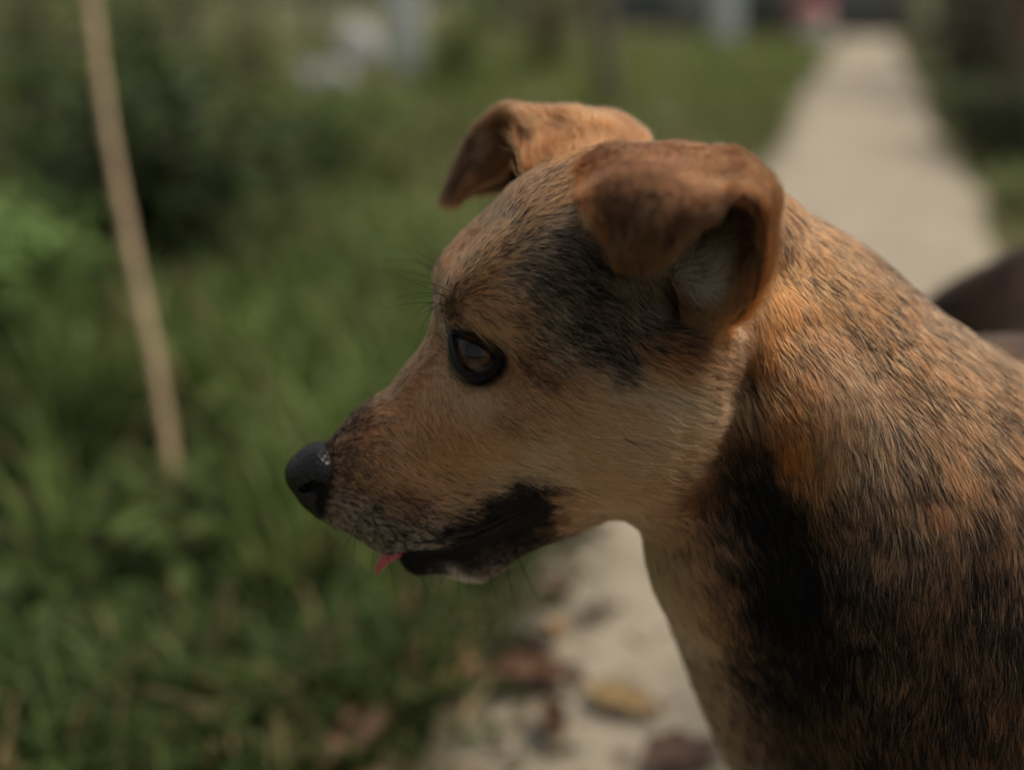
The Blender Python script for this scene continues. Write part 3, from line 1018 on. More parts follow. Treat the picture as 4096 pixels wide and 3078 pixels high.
def ear_mesh(G, nu=34, nv=30, th=.0012, flip=False):
    S = spline_grid(np.array([[mid(*c) for c in r] for r in G]), nu, nv)
    P_ = S.reshape(-1, 3)
    crum = (.0016 * wobble(P_, 130, 71) + .0009 * wobble(P_, 330, 72)).reshape(nu, nv, 1)
    S = S + crum * RN + np.stack([wobble(P_, 210, 73), wobble(P_, 210, 74), wobble(P_, 210, 75)], 1).reshape(nu, nv, 3) * .0011
    du = np.gradient(S, axis=0); dv = np.gradient(S, axis=1)
    n = np.cross(du, dv); n /= np.linalg.norm(n, axis=2, keepdims=True) + 1e-12
    if flip:
        n = -n
    u = np.linspace(0, 1, nu)[:, None, None]; v = np.linspace(0, 1, nv)[None, :, None]
    t = th * np.clip(np.minimum(v, 1 - v) * 9, .12, 1) * np.clip((1 - u) * 9, .12, 1)
    A = (S + n * t).reshape(-1, 3); Bk = (S - n * t).reshape(-1, 3)
    idx = np.arange(nu * nv).reshape(nu, nv)
    q = np.stack([idx[:-1, :-1], idx[:-1, 1:], idx[1:, 1:], idx[1:, :-1]], -1).reshape(-1, 4)
    m = nu * nv
    f = [q if flip else q[:, ::-1], (q + m)[:, ::-1] if flip else q + m]
    per = np.concatenate([idx[:, 0], idx[-1, 1:], idx[::-1, -1][1:], idx[0, ::-1][1:-1]])
    nx = np.roll(per, -1)
    f.append(np.stack([per, nx, nx + m, per + m], -1))
    uv = np.stack(np.broadcast_arrays(u, v), -1).reshape(-1, 2)
    return np.concatenate([A, Bk]), np.concatenate(f), n.reshape(-1, 3), du.reshape(-1, 3), uv, m


# fur guides on the near side: px, py, (r,g,b), share of dark hairs, length mm, image direction, lift, mirrored
TAN = (.42, .172, .078); CREAM = (.52, .27, .14); ORANGE = (.45, .115, .030); RUST = (.33, .115, .045); NTAN = (.37, .126, .048); NRUST = (.38, .102, .031); NGREY = (.37, .18, .09); NCREAM = (.44, .22, .11); FRUST = (.37, .145, .062)
BROWN = (.20, .075, .033); BLACK = (4e-5, 3e-5, 3e-5); GREYT = (.42, .245, .14); GOLD = (.43, .175, .06); DEEP = (.06, .035, .02)
GUIDES = [
    # muzzle
    (1330, 1760, BROWN, .65, 4.0, (1, -.8), .25, 1), (1420, 1690, BROWN, .5, 4.0, (1, -.9), .25, 1), (1560, 1550, TAN, 0.200, 4.8, (1, -.9), .25, 1),
    (1680, 1420, TAN, 0.100, 4.8, (.8, -1), .25, 1), (1360, 1900, TAN, 0.360, 4.0, (1, .1), .3, 1), (1500, 1780, TAN, 0.180, 4.8, (.8, .6), .25, 1),
    (1620, 1650, TAN, 0.048, 5.6, (.5, .9), .25, 1), (1560, 1900, TAN, 0.048, 5.6, (.7, .6), .25, 1), (1720, 1560, FRUST, 0.060, 5.6, (.2, 1), .25, 1),
    (1750, 1750, FRUST, 0.032, 5.6, (.3, 1), .25, 1), (1700, 1900, TAN, 0.040, 5.6, (.6, .7), .25, 1),
    (1350, 2040, (.47, .31, .205), .35, 4.0, (.9, .5), .3, 1), (1450, 2080, (.47, .31, .205), .4, 4.8, (.9, .5), .3, 1), (1500, 1980, TAN, 0.280, 4.8, (.8, .5), .3, 1),
    (1620, 2000, BROWN, .25, 4.8, (.8, .6), .3, 1), (1580, 2120, (.47, .31, .205), .5, 4.8, (.9, .5), .3, 1), (1650, 2160, (.47, .31, .205), .35, 4.8, (.9, .1), .3, 1),
    (1740, 2030, TAN, 0.060, 5.6, (1, .2), .3, 1), (1850, 1960, TAN, 0.024, 6.4, (1, .1), .3, 1), (1720, 2120, (.47, .31, .205), .35, 4.8, (1, 0), .3, 1), (1850, 2040, CREAM, 0.040, 6.4, (1, -.2), .3, 1),
    (1960, 1940, CREAM, 0.016, 7.2, (1, -.1), .3, 1), (2080, 1880, CREAM, 0.008, 7.2, (1, 0), .3, 1), (2200, 1890, CREAM, 0.020, 7.2, (1, .3), .3, 1),
    # black lips
    (1640, 2225, BLACK, 1, 2.4, (1, 0), .2, 1), (1760, 2200, BLACK, 1, 2.4, (1, 0), .2, 1), (1830, 2130, BLACK, 1, 3.2, (1, -.2), .2, 1), (1950, 2060, BLACK, 1, 3.2, (1, -.2), .3, 1),
    (1950, 2150, BLACK, 1, 3.2, (1, -.1), .3, 1), (2060, 2000, BLACK, 1, 4.0, (1, -.2), .3, 1), (2080, 2100, BLACK, 1, 3.2, (1, 0), .3, 1), (2150, 1980, BLACK, 1, 4.0, (1, .2), .3, 1),
    (2160, 2060, BLACK, 1, 4.0, (1, 0), .3, 1), (1700, 2255, BLACK, 1, 2.4, (1, 0), .2, 1), (1850, 2225, BLACK, 1, 2.4, (1, 0), .2, 1),
    (1680, 2300, (.66, .50, .37), 0.040, 4.8, (.7, .7), .4, 1), (1800, 2295, (.66, .50, .37), 0.048, 4.8, (.8, .6), .4, 1), (1950, 2255, GREYT, .45, 4.8, (.9, .3), .4, 1), (2080, 2180, BROWN, .75, 4.8, (1, 0), .3, 1),
    (2250, 2100, TAN, 0.040, 6.4, (1, -.2), .3, 1), (2260, 2000, TAN, 0.020, 7.2, (1, .1), .3, 1), (2350, 2040, TAN, 0.008, 8.0, (1, 0), .3, 1),
    # eye, brow, forehead
    (1790, 1330, GREYT, 0.25, 4.8, (-.2, 1), .25, 1), (1800, 1500, CREAM, 0.020, 5.6, (.1, 1), .25, 1), (1880, 1590, CREAM, 0.012, 6.4, (.3, 1), .25, 1), (1990, 1550, CREAM, 0.020, 6.4, (.8, .7), .25, 1),
    (2050, 1470, TAN, 0.060, 6.4, (1, .3), .25, 1), (2020, 1620, TAN, 0.048, 6.4, (.8, .6), .25, 1), (2030, 1690, FRUST, 0.240, 6.4, (.9, .4), .25, 1), (2120, 1650, TAN, 0.060, 7.2, (1, .4), .25, 1),
    (1900, 1720, TAN, 0.016, 6.4, (.6, .8), .25, 1), (1960, 1820, TAN, 0.016, 6.4, (.9, .4), .25, 1),
    (1800, 1240, BROWN, .6, 5.6, (.1, -1), .35, 1), (1780, 1180, TAN, 0.100, 5.6, (.3, -1), .3, 1), (1860, 1270, TAN, 0.080, 5.6, (.5, .6), .3, 1), (1930, 1290, TAN, 0.072, 6.4, (.7, .75), .25, 1),
    (2030, 1360, TAN, 0.080, 6.4, (.8, .6), .25, 1), (2080, 1420, BROWN, .35, 5.6, (1, .4), .25, 1), (2180, 1470, BROWN, .25, 6.4, (1, .35), .25, 1),  # brown hairs at the outer eye corner carry the crease's shade
    (1800, 1050, TAN, 0.040, 4.8, (.5, -.9), .25, 1), (1850, 960, TAN, 0.060, 4.8, (.5, -.9), .25, 1), (1900, 1100, GOLD, 0.240, 5.6, (.7, -.5), .25, 1), (1980, 1000, GOLD, 0.240, 5.6, (.6, -.8), .25, 1),
    (1960, 820, TAN, 0.080, 5.6, (.5, -.9), .25, 1), (2060, 880, TAN, 0.280, 6.4, (.6, -.8), .25, 1), (2090, 720, TAN, 0.080, 5.6, (.6, -.8), .25, 1), (2200, 620, ORANGE, .12, 6.4, (.8, -.5), .25, 1),
    (2200, 760, TAN, 0.240, 7.2, (.6, -.8), .25, 1), (2280, 800, GOLD, 0.048, 8.0, (.8, -.5), .25, 1), (2240, 900, GREYT, 0.39, 8.0, (.8, .1), .25, 1),
    (1980, 1150, TAN, 0.100, 6.4, (.8, .3), .25, 1), (2080, 1100, GREYT, 0.39, 7.2, (.9, .3), .25, 1), (2100, 1230, TAN, 0.280, 7.2, (.8, .6), .25, 1), (2200, 1050, GREYT, 0.47, 8.0, (.9, .4), .25, 1),
    (2200, 1200, GREYT, 0.47, 8.8, (.8, .6), .25, 1), (2200, 1340, GREYT, 0.35, 8.8, (.85, .55), .25, 1), (2330, 1000, GREYT, 0.66, 9.6, (.8, .6), .25, 1), (2320, 1150, GREYT, 0.70, 9.6, (.7, .7), .25, 1),
    (2370, 1300, GREYT, 0.74, 10.4, (.7, .7), .25, 1), (2320, 1420, GREYT, 0.64, 10.4, (.8, .6), .25, 1), (2420, 1450, GREYT, 0.72, 11.2, (.8, .6), .25, 1), (2270, 1500, TAN, 0.080, 8.8, (1, .25), .25, 1),
    (2420, 1530, CREAM, 0.032, 11.2, (.95, .4), .25, 1),
    # under the ear
    (2480, 1120, GREYT, 0.51, 12, (.5, .9), .3, 1), (2560, 1230, GREYT, 0.47, 12, (.6, .8), .3, 1), (2480, 1350, BROWN, .6, 12, (.6, .8), .3, 1), (2650, 1330, DEEP, .6, 14, (.8, .5), .3, 1),
    (2620, 1430, ORANGE, .15, 15, (1, .2), .3, 1), (2750, 1480, RUST, 0.100, 16, (1, .1), .3, 1), (2880, 1480, RUST, 0.240, 16, (1, .3), .35, 1), (2700, 1080, GREYT, 0.20, 14, (.6, .8), .4, 1),
    (2960, 1320, RUST, .3, 14, (.4, .9), .3, 1), (2975, 1410, ORANGE, .2, 14, (.4, .9), .3, 1), (2950, 1240, ORANGE, .15, 14, (.4, .9), .3, 1), (2960, 1500, RUST, .4, 16, (.8, .5), .35, 1),
    # cheek
    (2160, 1780, CREAM, 0.012, 9, (1, .3), .25, 1), (2300, 1680, TAN, 0.020, 11, (1, .3), .25, 1), (2300, 1850, TAN, 0.016, 10, (1, .3), .25, 1), (2450, 1640, TAN, 0.024, 13, (1, .2), .25, 1),
    (2500, 1780, CREAM, 0.012, 12, (1, .3), .25, 1), (2620, 1560, CREAM, 0.040, 15, (1, .1), .25, 1), (2750, 1640, CREAM, 0.032, 17, (1, -.05), .3, 1), (2900, 1600, CREAM, 0.048, 22, (1, .1), .5, 1),
    (2650, 1750, TAN, 0.024, 14, (1, .25), .25, 1), (2450, 1930, TAN, 0.016, 12, (.9, .5), .25, 1), (2620, 1900, TAN, 0.040, 14, (.8, .6), .25, 1), (2820, 1760, TAN, 0.100, 16, (.9, .5), .3, 1),
    (2800, 1920, BROWN, .5, 15, (.6, .8), .3, 1),
    # throat and neck front
    (2500, 2080, TAN, .02, 12, (.6, .8), .3, 0), (2600, 2250, CREAM, .02, 14, (.4, .9), .3, 0), (2680, 2100, TAN, .04, 14, (.5, .9), .3, 0), (2700, 2450, CREAM, .05, 15, (.3, .95), .3, 0),
    (2800, 2350, TAN, .15, 15, (.4, .9), .3, 0), (2790, 2620, GREYT, .3, 16, (.2, 1), .35, 0), (2860, 2760, BROWN, .6, 16, (.2, 1), .35, 0), (2880, 2950, GREYT, .4, 16, (.1, 1), .35, 0),
    # dark fold: black fur, with the crease's shadow put into its colour too
    (2900, 2100, DEEP, .8, 15, (.4, .9), .3, 0), (2960, 1800, DEEP, .85, 14, (.5, .9), .3, 0), (3010, 1700, BLACK, 1, 12, (.4, .9), .3, 0), (2990, 1950, BLACK, 1, 14, (.3, 1), .25, 0), (3110, 2380, BLACK, 1, 15, (.2, 1), .25, 0), (3140, 1990, BLACK, .95, 14, (.2, 1), .3, 0), (3060, 2000, BLACK, 1, 14, (.3, 1), .25, 0), (3020, 2300, BLACK, 1, 15, (.3, 1), .25, 0),
    (3180, 2200, BLACK, 1, 15, (.2, 1), .3, 0), (3250, 2400, BLACK, .95, 16, (.1, 1), .3, 0), (3050, 2550, DEEP, .85, 16, (.2, 1), .3, 0), (3200, 2650, BLACK, .9, 18, (.1, 1), .3, 0), (3100, 2850, DEEP, .75, 18, (.1, 1), .3, 0),
    # ruff and nape
    (3060, 1340, (.46, .115, .028), 0.08, 12, (.3, 1), .4, 1), (3120, 1150, (.46, .115, .028), 0.10, 12, (.4, 1), .35, 1), (3060, 1500, (.46, .115, .028), 0.10, 14, (.25, 1), .4, 0), (3140, 1700, (.46, .115, .028), 0.08, 15, (.1, 1), .45, 0), (3240, 1850, (.46, .13, .035), .05, 15, (.05, 1), .45, 0),
    (3300, 1960, (.46, .13, .035), .4, 15, (.1, 1), .4, 0), (3240, 1350, BROWN, .5, 12, (.4, 1), .3, 0), (3330, 1600, NTAN, 0.36, 15, (.2, 1), .35, 0), (3450, 1650, NCREAM, .25, 16, (.2, 1), .35, 0),
    (2950, 650, NRUST, 0.14, 8, (1, .4), .3, 1), (3100, 760, NRUST, 0.26, 10, (1, .6), .25, 0), (3250, 850, RUST, 0.52, 10, (.9, .7), .25, 0), (3250, 1080, NRUST, 0.32, 12, (.6, .9), .25, 0), (3450, 1010, RUST, 0.58, 12, (.8, .8), .25, 0),
    (3420, 1250, NRUST, 0.39, 14, (.6, .9), .25, 0), (3600, 1200, RUST, 0.52, 12, (.8, .8), .25, 0), (3600, 1450, NRUST, 0.43, 15, (.6, .9), .25, 0), (3800, 1400, NTAN, 0.42, 14, (.8, .7), .25, 0), (3800, 1650, NTAN, 0.43, 16, (.5, .9), .25, 0),
    (4000, 1600, NRUST, 0.39, 15, (.7, .75), .25, 0), (4080, 1850, NTAN, 0.46, 16, (.4, .9), .25, 0),
    (3050, 1420, (.46, .115, .028), 0.05, 14, (.2, 1), .4, 0), (3090, 1590, (.46, .115, .028), 0.05, 15, (.1, 1), .45, 0), (3190, 1770, (.46, .115, .028), 0.06, 15, (0, 1), .45, 0), (3120, 1250, (.46, .115, .028), 0.06, 14, (.3, 1), .4, 0), (3180, 1500, (.46, .115, .028), 0.20, 14, (.3, 1), .35, 0),
    # neck side, sable
    (3450, 1900, NGREY, .4, 16, (.05, 1), .3, 0), (3450, 2150, NGREY, .55, 16, (0, 1), .3, 0), (3650, 1950, NTAN, .45, 17, (.1, 1), .3, 0), (3650, 2200, NCREAM, .5, 18, (-.05, 1), .3, 0), (3850, 2100, NTAN, .55, 17, (.1, 1), .3, 0),
    (3500, 2400, NGREY, .7, 17, (0, 1), .3, 0), (3750, 2450, NTAN, .55, 18, (-.05, 1), .3, 0), (4000, 2400, NTAN, .65, 17, (0, 1), .3, 0), (3450, 2650, NGREY, .75, 16, (0, 1), .3, 0), (3700, 2750, NGREY, .78, 17, (0, 1), .3, 0),
    (3950, 2700, NTAN, .7, 17, (0, 1), .3, 0), (3350, 2900, BROWN, .65, 15, (.05, 1), .3, 0), (3650, 3000, BROWN, .65, 16, (0, 1), .3, 0), (4000, 3000, NTAN, .55, 16, (0, 1), .3, 0),
    (4050, 2150, RUST, .55, 17, (.2, 1), .3, 0),
]
gp, gd, gc, gk, gl, gf = [], [], [], [], [], []


def add_guide(p, d, c, k, l, lf):
    gp.append(p); gd.append(d / np.linalg.norm(d)); gc.append(c); gk.append(k); gl.append(l * .001); gf.append(lf)


for px, py, c, k, l, (dx, dy), lf, m in GUIDES:
    h_ = hit(px, py, normal=True) or hit(px + 25, py + 25, normal=True)
    if h_ is None:
        continue
    p, n = h_
    n = n / np.linalg.norm(n)
    d = np.array([dx, -dy, 0.0])
    d = d - (d @ n) * n
    add_guide(p, d, c, k, l, lf)
    if m:
        add_guide(mirror(p), mirror_dir(d), c, k, l, lf)
wdir = lambda v: np.asarray(v, float) @ C2W_R
for f_ in np.linspace(0, 1, 4):                       # back, flanks, belly, towards the tail
    c = WI + (RU - WI) * f_
    add_guide(w2c(c + [0, 0, .10]), wdir([.49, .87, -.1]), BROWN, .6 if f_ < .3 else .66, 25, .5)
    for s_ in (-1, 1):
        add_guide(w2c(c + LT * s_ * .1), wdir([.4, .7, -.5]), BROWN if f_ < .5 else DEEP, .7, 24, .3)
        add_guide(w2c(c + LT * s_ * .06 - [0, 0, .12]), wdir([.3, .5, -.6]), TAN, .25, 22, .3)
        add_guide(w2c(c + LT * s_ * .06 - [0, 0, .32]), wdir([.1, .1, -1]), TAN, .1, 12, .25)
add_guide(w2c(tl + [0, 0, .12]), wdir([-.2, 0, 1]), BLACK, 1, 26, .35)
add_guide(w2c(RU + [-.09, -.02, -.02]), wdir([.2, .3, -.8]), BROWN, .55, 20, .3)
gp = np.array(gp); gd = np.array(gd); gc = np.array(gc); gk = np.array(gk); gl = np.array(gl); gf = np.array(gf)
_d = np.sqrt(((gp[:, None] - gp[None]) ** 2).sum(-1)); _d.sort(1)
_m = _d[:, 1:4].mean(1)
gs = np.clip(_m * np.where(_m > .016, .62, .44), .0022, .05)


def fields(P, N):
    """fur direction, colour, darkness, length, lift at surface points"""
    D = np.zeros_like(P); C = np.zeros_like(P); K = np.zeros(len(P)); L = np.zeros(len(P)); LF = np.zeros(len(P))
    Pj = P + .0022 * np.stack([wobble(P, 420, 1), wobble(P, 420, 2), wobble(P, 420, 3)], 1)
    for i in range(0, len(P), 20000):
        p = Pj[i:i + 20000]
        d2 = ((p[:, None, :] - gp[None]) ** 2).sum(-1)
        w = np.exp(-d2 / (2 * gs[None] ** 2)) + 1e-9 / (d2 + 1e-4) ** 2 * 1e-6
        w /= w.sum(1, keepdims=True)
        C[i:i + 20000] = w @ gc; K[i:i + 20000] = w @ gk; L[i:i + 20000] = w @ gl; LF[i:i + 20000] = w @ gf
        w2 = 1 / (d2 + 2e-4) ** 1.8
        w2 /= w2.sum(1, keepdims=True)
        D[i:i + 20000] = w2 @ gd
    D -= (D * N).sum(1, keepdims=True) * N
    D /= np.linalg.norm(D, axis=1, keepdims=True) + 1e-9
    return D, C, K, L, LF


bD, bC, bK, bL, bLF = fields(bv, bn)

LIPS = [(1610, 2225, 20), (1700, 2220, 38), (1800, 2195, 58), (1930, 2130, 82), (2050, 2055, 100), (2125, 2020, 84)]
lp = [(hit(a, b_), r * .000114) for a, b_, r in LIPS]
lipd = np.full(len(bv), 1.0)
for (p, r), (q, r2) in zip(lp[:-1], lp[1:]):
    for mir in (0, 1):
        a, b_ = (mirror(p), mirror(q)) if mir else (p, q)
        t = np.clip(((bv - a) @ (b_ - a)) / ((b_ - a) @ (b_ - a)), 0, 1)
        lipd = np.minimum(lipd, np.linalg.norm(bv - a - t[:, None] * (b_ - a), axis=1) - (r + t * (r2 - r)))
lipd = lipd + .0007 * wobble(bv, 900, 77)
lm = np.clip(.5 - lipd / .0014, 0, 1)
bK = bK * (1 - lm) + lm; bC = bC * (1 - lm[:, None]) + np.array(BLACK) * lm[:, None]; bL = bL * (1 - .68 * np.clip(1 - lipd / .007, 0, 1)); bL = bL * (1 - lm) + .0014 * lm
for a, b_ in [(1400, 1905), (1370, 1960), (1440, 1960), (1520, 1990), (1590, 1985), (1640, 2010), (1690, 2030), (1480, 2040), (1560, 2060), (1630, 2075), (1690, 2100), (1430, 2090), (1520, 2120), (1600, 2135)]:
    p = hit(a, b_)
    for q in (p, mirror(p)):
        sm = np.clip(1.4 - np.linalg.norm(bv - q, axis=1) / .0020, 0, 1) * .5
        bK = np.maximum(bK, sm)
NT = mid(1262, 1915, 0)
nm = np.clip((.0195 - np.linalg.norm(bv - NT, axis=1)) / .004, 0, 1)
bK = np.maximum(bK, nm); bC = bC * (1 - nm[:, None]) + np.array(BLACK) * nm[:, None]; bL = bL * (1 - nm) + .002 * nm

ears = []
for G, fl in ((NEAR_EAR, False), (FAR_EAR, True)):
    ears.append(ear_mesh(G, flip=fl))

# skin: body and ears in one mesh, coloured like the fur above it
NB = len(bv)
sv, sf, sc_ = [bv], [bf], [np.clip(bC * (1 - .92 * bK[:, None]) * np.array([.50, .66, .80]), .004, 1)]
off = NB
for v, f, n, du, uv, m in ears:
    sv.append(v); sf.append(f + off)
    sc_.append(np.tile(np.array([[.13, .065, .035]]), (len(v), 1)))
    off += len(v)
SV = np.concatenate(sv); SF = np.concatenate(sf); SC = np.concatenate(sc_)
m_skin, n, l, b = new_mat('dog_skin')
a_ = n.new('ShaderNodeAttribute'); a_.attribute_name = 'tint'
l.new(a_.outputs['Color'], b.inputs['Base Color'])
b.inputs['Roughness'].default_value = .75
b.inputs['Specular IOR Level'].default_value = .15
body = mesh_obj('body', local(SV), SF, m_skin, dog, tint=SC)

# ---- eye
def lid_scale():
    q = loop_pts(1.0) - np.array([1902, 1420.]); q /= np.linalg.norm(q, axis=1, keepdims=True)
    return 1.15 + .32 * np.clip(q @ np.array([-.86, .5]), 0, 1) - .04 * np.clip(q @ np.array([.3, -.95]), 0, 1)


def loop_pts(scale):
    AP = np.array([(1820, 1338), (1840, 1345), (1862, 1353), (1885, 1362), (1915, 1375), (1945, 1391), (1968, 1408), (1981, 1428), (1981, 1456),
                   (1969, 1480), (1945, 1498), (1918, 1505), (1890, 1499), (1865, 1482), (1846, 1457), (1832, 1428), (1822, 1395), (1815, 1360)], float)
    t = np.linspace(0, len(AP), 72, endpoint=False)
    i = t.astype(int) % len(AP); u = (t - t.astype(int))[:, None]
    p0, p1, p2, p3 = [AP[(i + k) % len(AP)] for k in (-1, 0, 1, 2)]
    Q = .5 * (2 * p1 + (p2 - p0) * u + (2 * p0 - 5 * p1 + 4 * p2 - p3) * u * u + (3 * p1 - p0 - 3 * p2 + p3) * u ** 3)
    c = np.array([1902, 1420.])
    return c + (Q - c) * (scale[:, None] if isinstance(scale, np.ndarray) else scale)


def on_sphere(px, py, c, r):
    d = ray(px, py); d = d / np.linalg.norm(d)
    t = d @ c; q2 = c @ c - t * t
    if q2 < r * r:
        return d * (t - math.sqrt(r * r - q2))
    p = d * t
    return p


L0 = np.array([on_sphere(*p, EC, EYE_R + .0001) for p in loop_pts(.97)])
L1 = np.array([on_sphere(*p, EC, EYE_R + .0013) for p in loop_pts(1.03)]) - np.array([0, 0, .0004])
L2 = np.array([on_sphere(*p, EC, EYE_R + .0022) for p in loop_pts(1.10)]) - np.array([0, 0, .0004])
def proud(L, sc, up):
    out = []
    for p, q in zip(loop_pts(sc), L):
        hh = hit(*p, fallback=q)
        z = min(q[2], hh[2]) if abs(hh[2] - q[2]) < .012 else q[2]
        out.append(ray(*p) * (z - up))
    return np.array(out)
L1 = proud(L1, 1.03, .0001); L2 = proud(L2, 1.10, .0003)
Lh = []
for p, q in zip(loop_pts(lid_scale()), L2):
    hh = hit(*p, fallback=q)
    hh = hh if abs(hh[2] - q[2]) < .008 else ray(*p) * (q[2] + .003)
    Lh.append(hh - np.array([0, 0, .0001]))
L3 = np.array(Lh)
L4 = np.array([hit(*p, fallback=L3[i]) for i, p in enumerate(loop_pts(lid_scale() * 1.2))]) + np.array([0, 0, .0035])
L4 = np.where(np.abs(L4[:, 2:3] - L3[:, 2:3]) < .01, L4, L3 + [0, 0, .004])
def lidsmooth(L, k=2):
    for _ in range(k):
        L = .5 * L + .25 * (np.roll(L, 1, 0) + np.roll(L, -1, 0))
    return L
L3 = lidsmooth(L3, 6); L4 = lidsmooth(L4, 6); L1 = lidsmooth(L1); L2 = lidsmooth(L2, 3)
LB = EC + (L0 - EC) * .90
lid_v = np.concatenate([LB, L0, L1, L2, L3, L4]); nl = len(L0)
lid_f = [(r * nl + k, r * nl + (k + 1) % nl, (r + 1) * nl + (k + 1) % nl, (r + 1) * nl + k) for r in range(5) for k in range(nl)]
m_lid = noise_mat('eyelid_skin', [(.3, (.003, .003, .0035)), (.7, (.008, .0075, .008))], scale=700, rough=.5, bump=.5, spec=.22)

m_eye, n, l, b = new_mat('eyeball')
tc = n.new('ShaderNodeTexCoord')
sx = n.new('ShaderNodeSeparateXYZ'); l.new(tc.outputs['Object'], sx.inputs[0])
mu = n.new('ShaderNodeMath'); mu.operation = 'MULTIPLY'; mu.inputs[1].default_value = 1 / EYE_R
l.new(sx.outputs['Z'], mu.inputs[0])
ac = n.new('ShaderNodeMath'); ac.operation = 'ARCCOSINE'; l.new(mu.outputs[0], ac.inputs[0])
nz = n.new('ShaderNodeTexNoise'); nz.inputs['Scale'].default_value = 260; l.new(tc.outputs['Object'], nz.inputs['Vector'])
ad = n.new('ShaderNodeMath'); ad.operation = 'MULTIPLY_ADD'; ad.inputs[1].default_value = .05
l.new(nz.outputs[0], ad.inputs[0]); l.new(ac.outputs[0], ad.inputs[2])
r_ = ramp(n, [(0, (.001, .001, .001)), (.15, (.001, .001, .001)), (.19, (.015, .008, .004)), (.34, (.027, .013, .006)), (.58, (.045, .021, .010)), (.68, (.02, .010, .006)), (.73, (.004, .003, .003)), (.76, (.005, .005, .005)), (.8, (.02, .018, .018)), (1, (.03, .025, .025))])
l.new(ad.outputs[0], r_.inputs[0]); l.new(r_.outputs[0], b.inputs['Base Color'])
b.inputs['Roughness'].default_value = .5
b.inputs['Specular IOR Level'].default_value = .1
b.inputs['Coat Weight'].default_value = .65
b.inputs['Coat Roughness'].default_value = .02
b.inputs['Coat IOR'].default_value = 1.4


def uv_sphere(r, nu=40, nv=24):
    v = [(0, 0, r)]
    for i in range(1, nv):
        a = math.pi * i / nv
        for k in range(nu):
            q = 2 * math.pi * k / nu
            bulge = 1 + .045 * math.exp(-(a / .42) ** 4)
            v.append((r * bulge * math.sin(a) * math.cos(q), r * bulge * math.sin(a) * math.sin(q), r * bulge * math.cos(a)))
    v.append((0, 0, -r))
    f = [(0, 1 + k, 1 + (k + 1) % nu) for k in range(nu)]
    for i in range(nv - 2):
        for k in range(nu):
            f.append((1 + i * nu + k, 1 + (i + 1) * nu + k, 1 + (i + 1) * nu + (k + 1) % nu, 1 + i * nu + (k + 1) % nu))
    e = len(v) - 1; s = 1 + (nv - 2) * nu
    f += [(e, s + (k + 1) % nu, s + k) for k in range(nu)]
    return np.array(v), f


GAZE = np.array([-.03, .15, -.98]) - .0 * RN
GAZE = GAZE / np.linalg.norm(GAZE)
ev, ef = uv_sphere(EYE_R)
for side in (0, 1):
    c = EC if side == 0 else mirror(EC)
    g = GAZE if side == 0 else mirror_dir(GAZE)
    eo = mesh_obj('eye', ev, ef, m_eye, dog)
    eo.location = local(c[None])[0]
    gw = Vector(C2W_R @ g)
    eo.rotation_euler = gw.to_track_quat('Z', 'Y').to_euler()
    lv = lid_v if side == 0 else mirror(lid_v)
    mesh_obj('eyelid', local(lv), lid_f if side == 0 else [q[::-1] for q in lid_f], m_lid, dog)

# ---- nose leather, its own small distance field
SAVE = (PR, PA, PB, PRA, PRB)
PR = []
cap(mid(1222, 1898, 0), 8.5, mid(1262, 1868, 0), 9.5, 6)
cap(mid(1228, 1905, 5), 7.5, mid(1290, 1880, 6), 8.5, 6, pair=True)
cap(mid(1262, 1985, 2), 6.5, mid(1300, 2020, 0), 5.5, 6, pair=True)
cap(mid(1300, 1900, 0), 13, k=6)
cap(mid(1213, 1945, 8), 2.3, mid(1262, 1955, 16), 2.6, 3, -1, True)      # nostrils
cap(mid(1262, 1955, 15), 2.2, mid(1300, 1915, 20), 1.4, 3, -1, True)     # their side slits
cap(mid(1180, 1985, 0), .7, mid(1270, 2055, 0), .9, 2, -1)               # groove
PA = np.array([p[1] for p in PR]); PB = np.array([p[2] for p in PR]); PRA = np.array([p[3] for p in PR]); PRB = np.array([p[4] for p in PR])
allp = np.concatenate([PA, PB])
nv_, nf_ = surface(sdf, allp.min(0) - .018, allp.max(0) + .018, .0007)
NOSE_C = nv_.mean(0)
m_nose, n, l, b = new_mat('nose_leather')
tc = n.new('ShaderNodeTexCoord')
vo = n.new('ShaderNodeTexVoronoi'); vo.inputs['Scale'].default_value = 600
l.new(tc.outputs['Object'], vo.inputs['Vector'])
bp = n.new('ShaderNodeBump'); bp.inputs['Strength'].default_value = .6; bp.inputs['Distance'].default_value = .0008
l.new(vo.outputs['Distance'], bp.inputs['Height']); l.new(bp.outputs[0], b.inputs['Normal'])
b.inputs['Base Color'].default_value = (.007, .007, .008, 1)
b.inputs['Roughness'].default_value = .30
b.inputs['Specular IOR Level'].default_value = .2
nose = mesh_obj('nose', local(nv_), nf_, m_nose, dog)
PR, PA, PB, PRA, PRB = SAVE

# ---- tongue tip
tp = [(1640, 2170, 0, 6.5), (1575, 2200, 1, 6.2), (1542, 2230, 2, 4.8), (1520, 2262, 2, 3.2), (1505, 2296, 2, 1.0)]
tv, tf = tube([mid(*p[:3]) for p in tp], [p[3] * .001 for p in tp], 14)
for i, p in enumerate(tp):
    c = mid(*p[:3]); o_ = tv[i * 14:(i + 1) * 14] - c
    k_ = (o_ @ RN)[:, None] * RN
    tv[i * 14:(i + 1) * 14] = c + k_ + (o_ - k_) * .55
m_tongue = noise_mat('tongue_skin', [(.3, (.34, .035, .06)), (.7, (.45, .07, .09))], scale=500, rough=.32, bump=.3, spec=.5)
mesh_obj('tongue', local(tv), tf, m_tongue, dog)

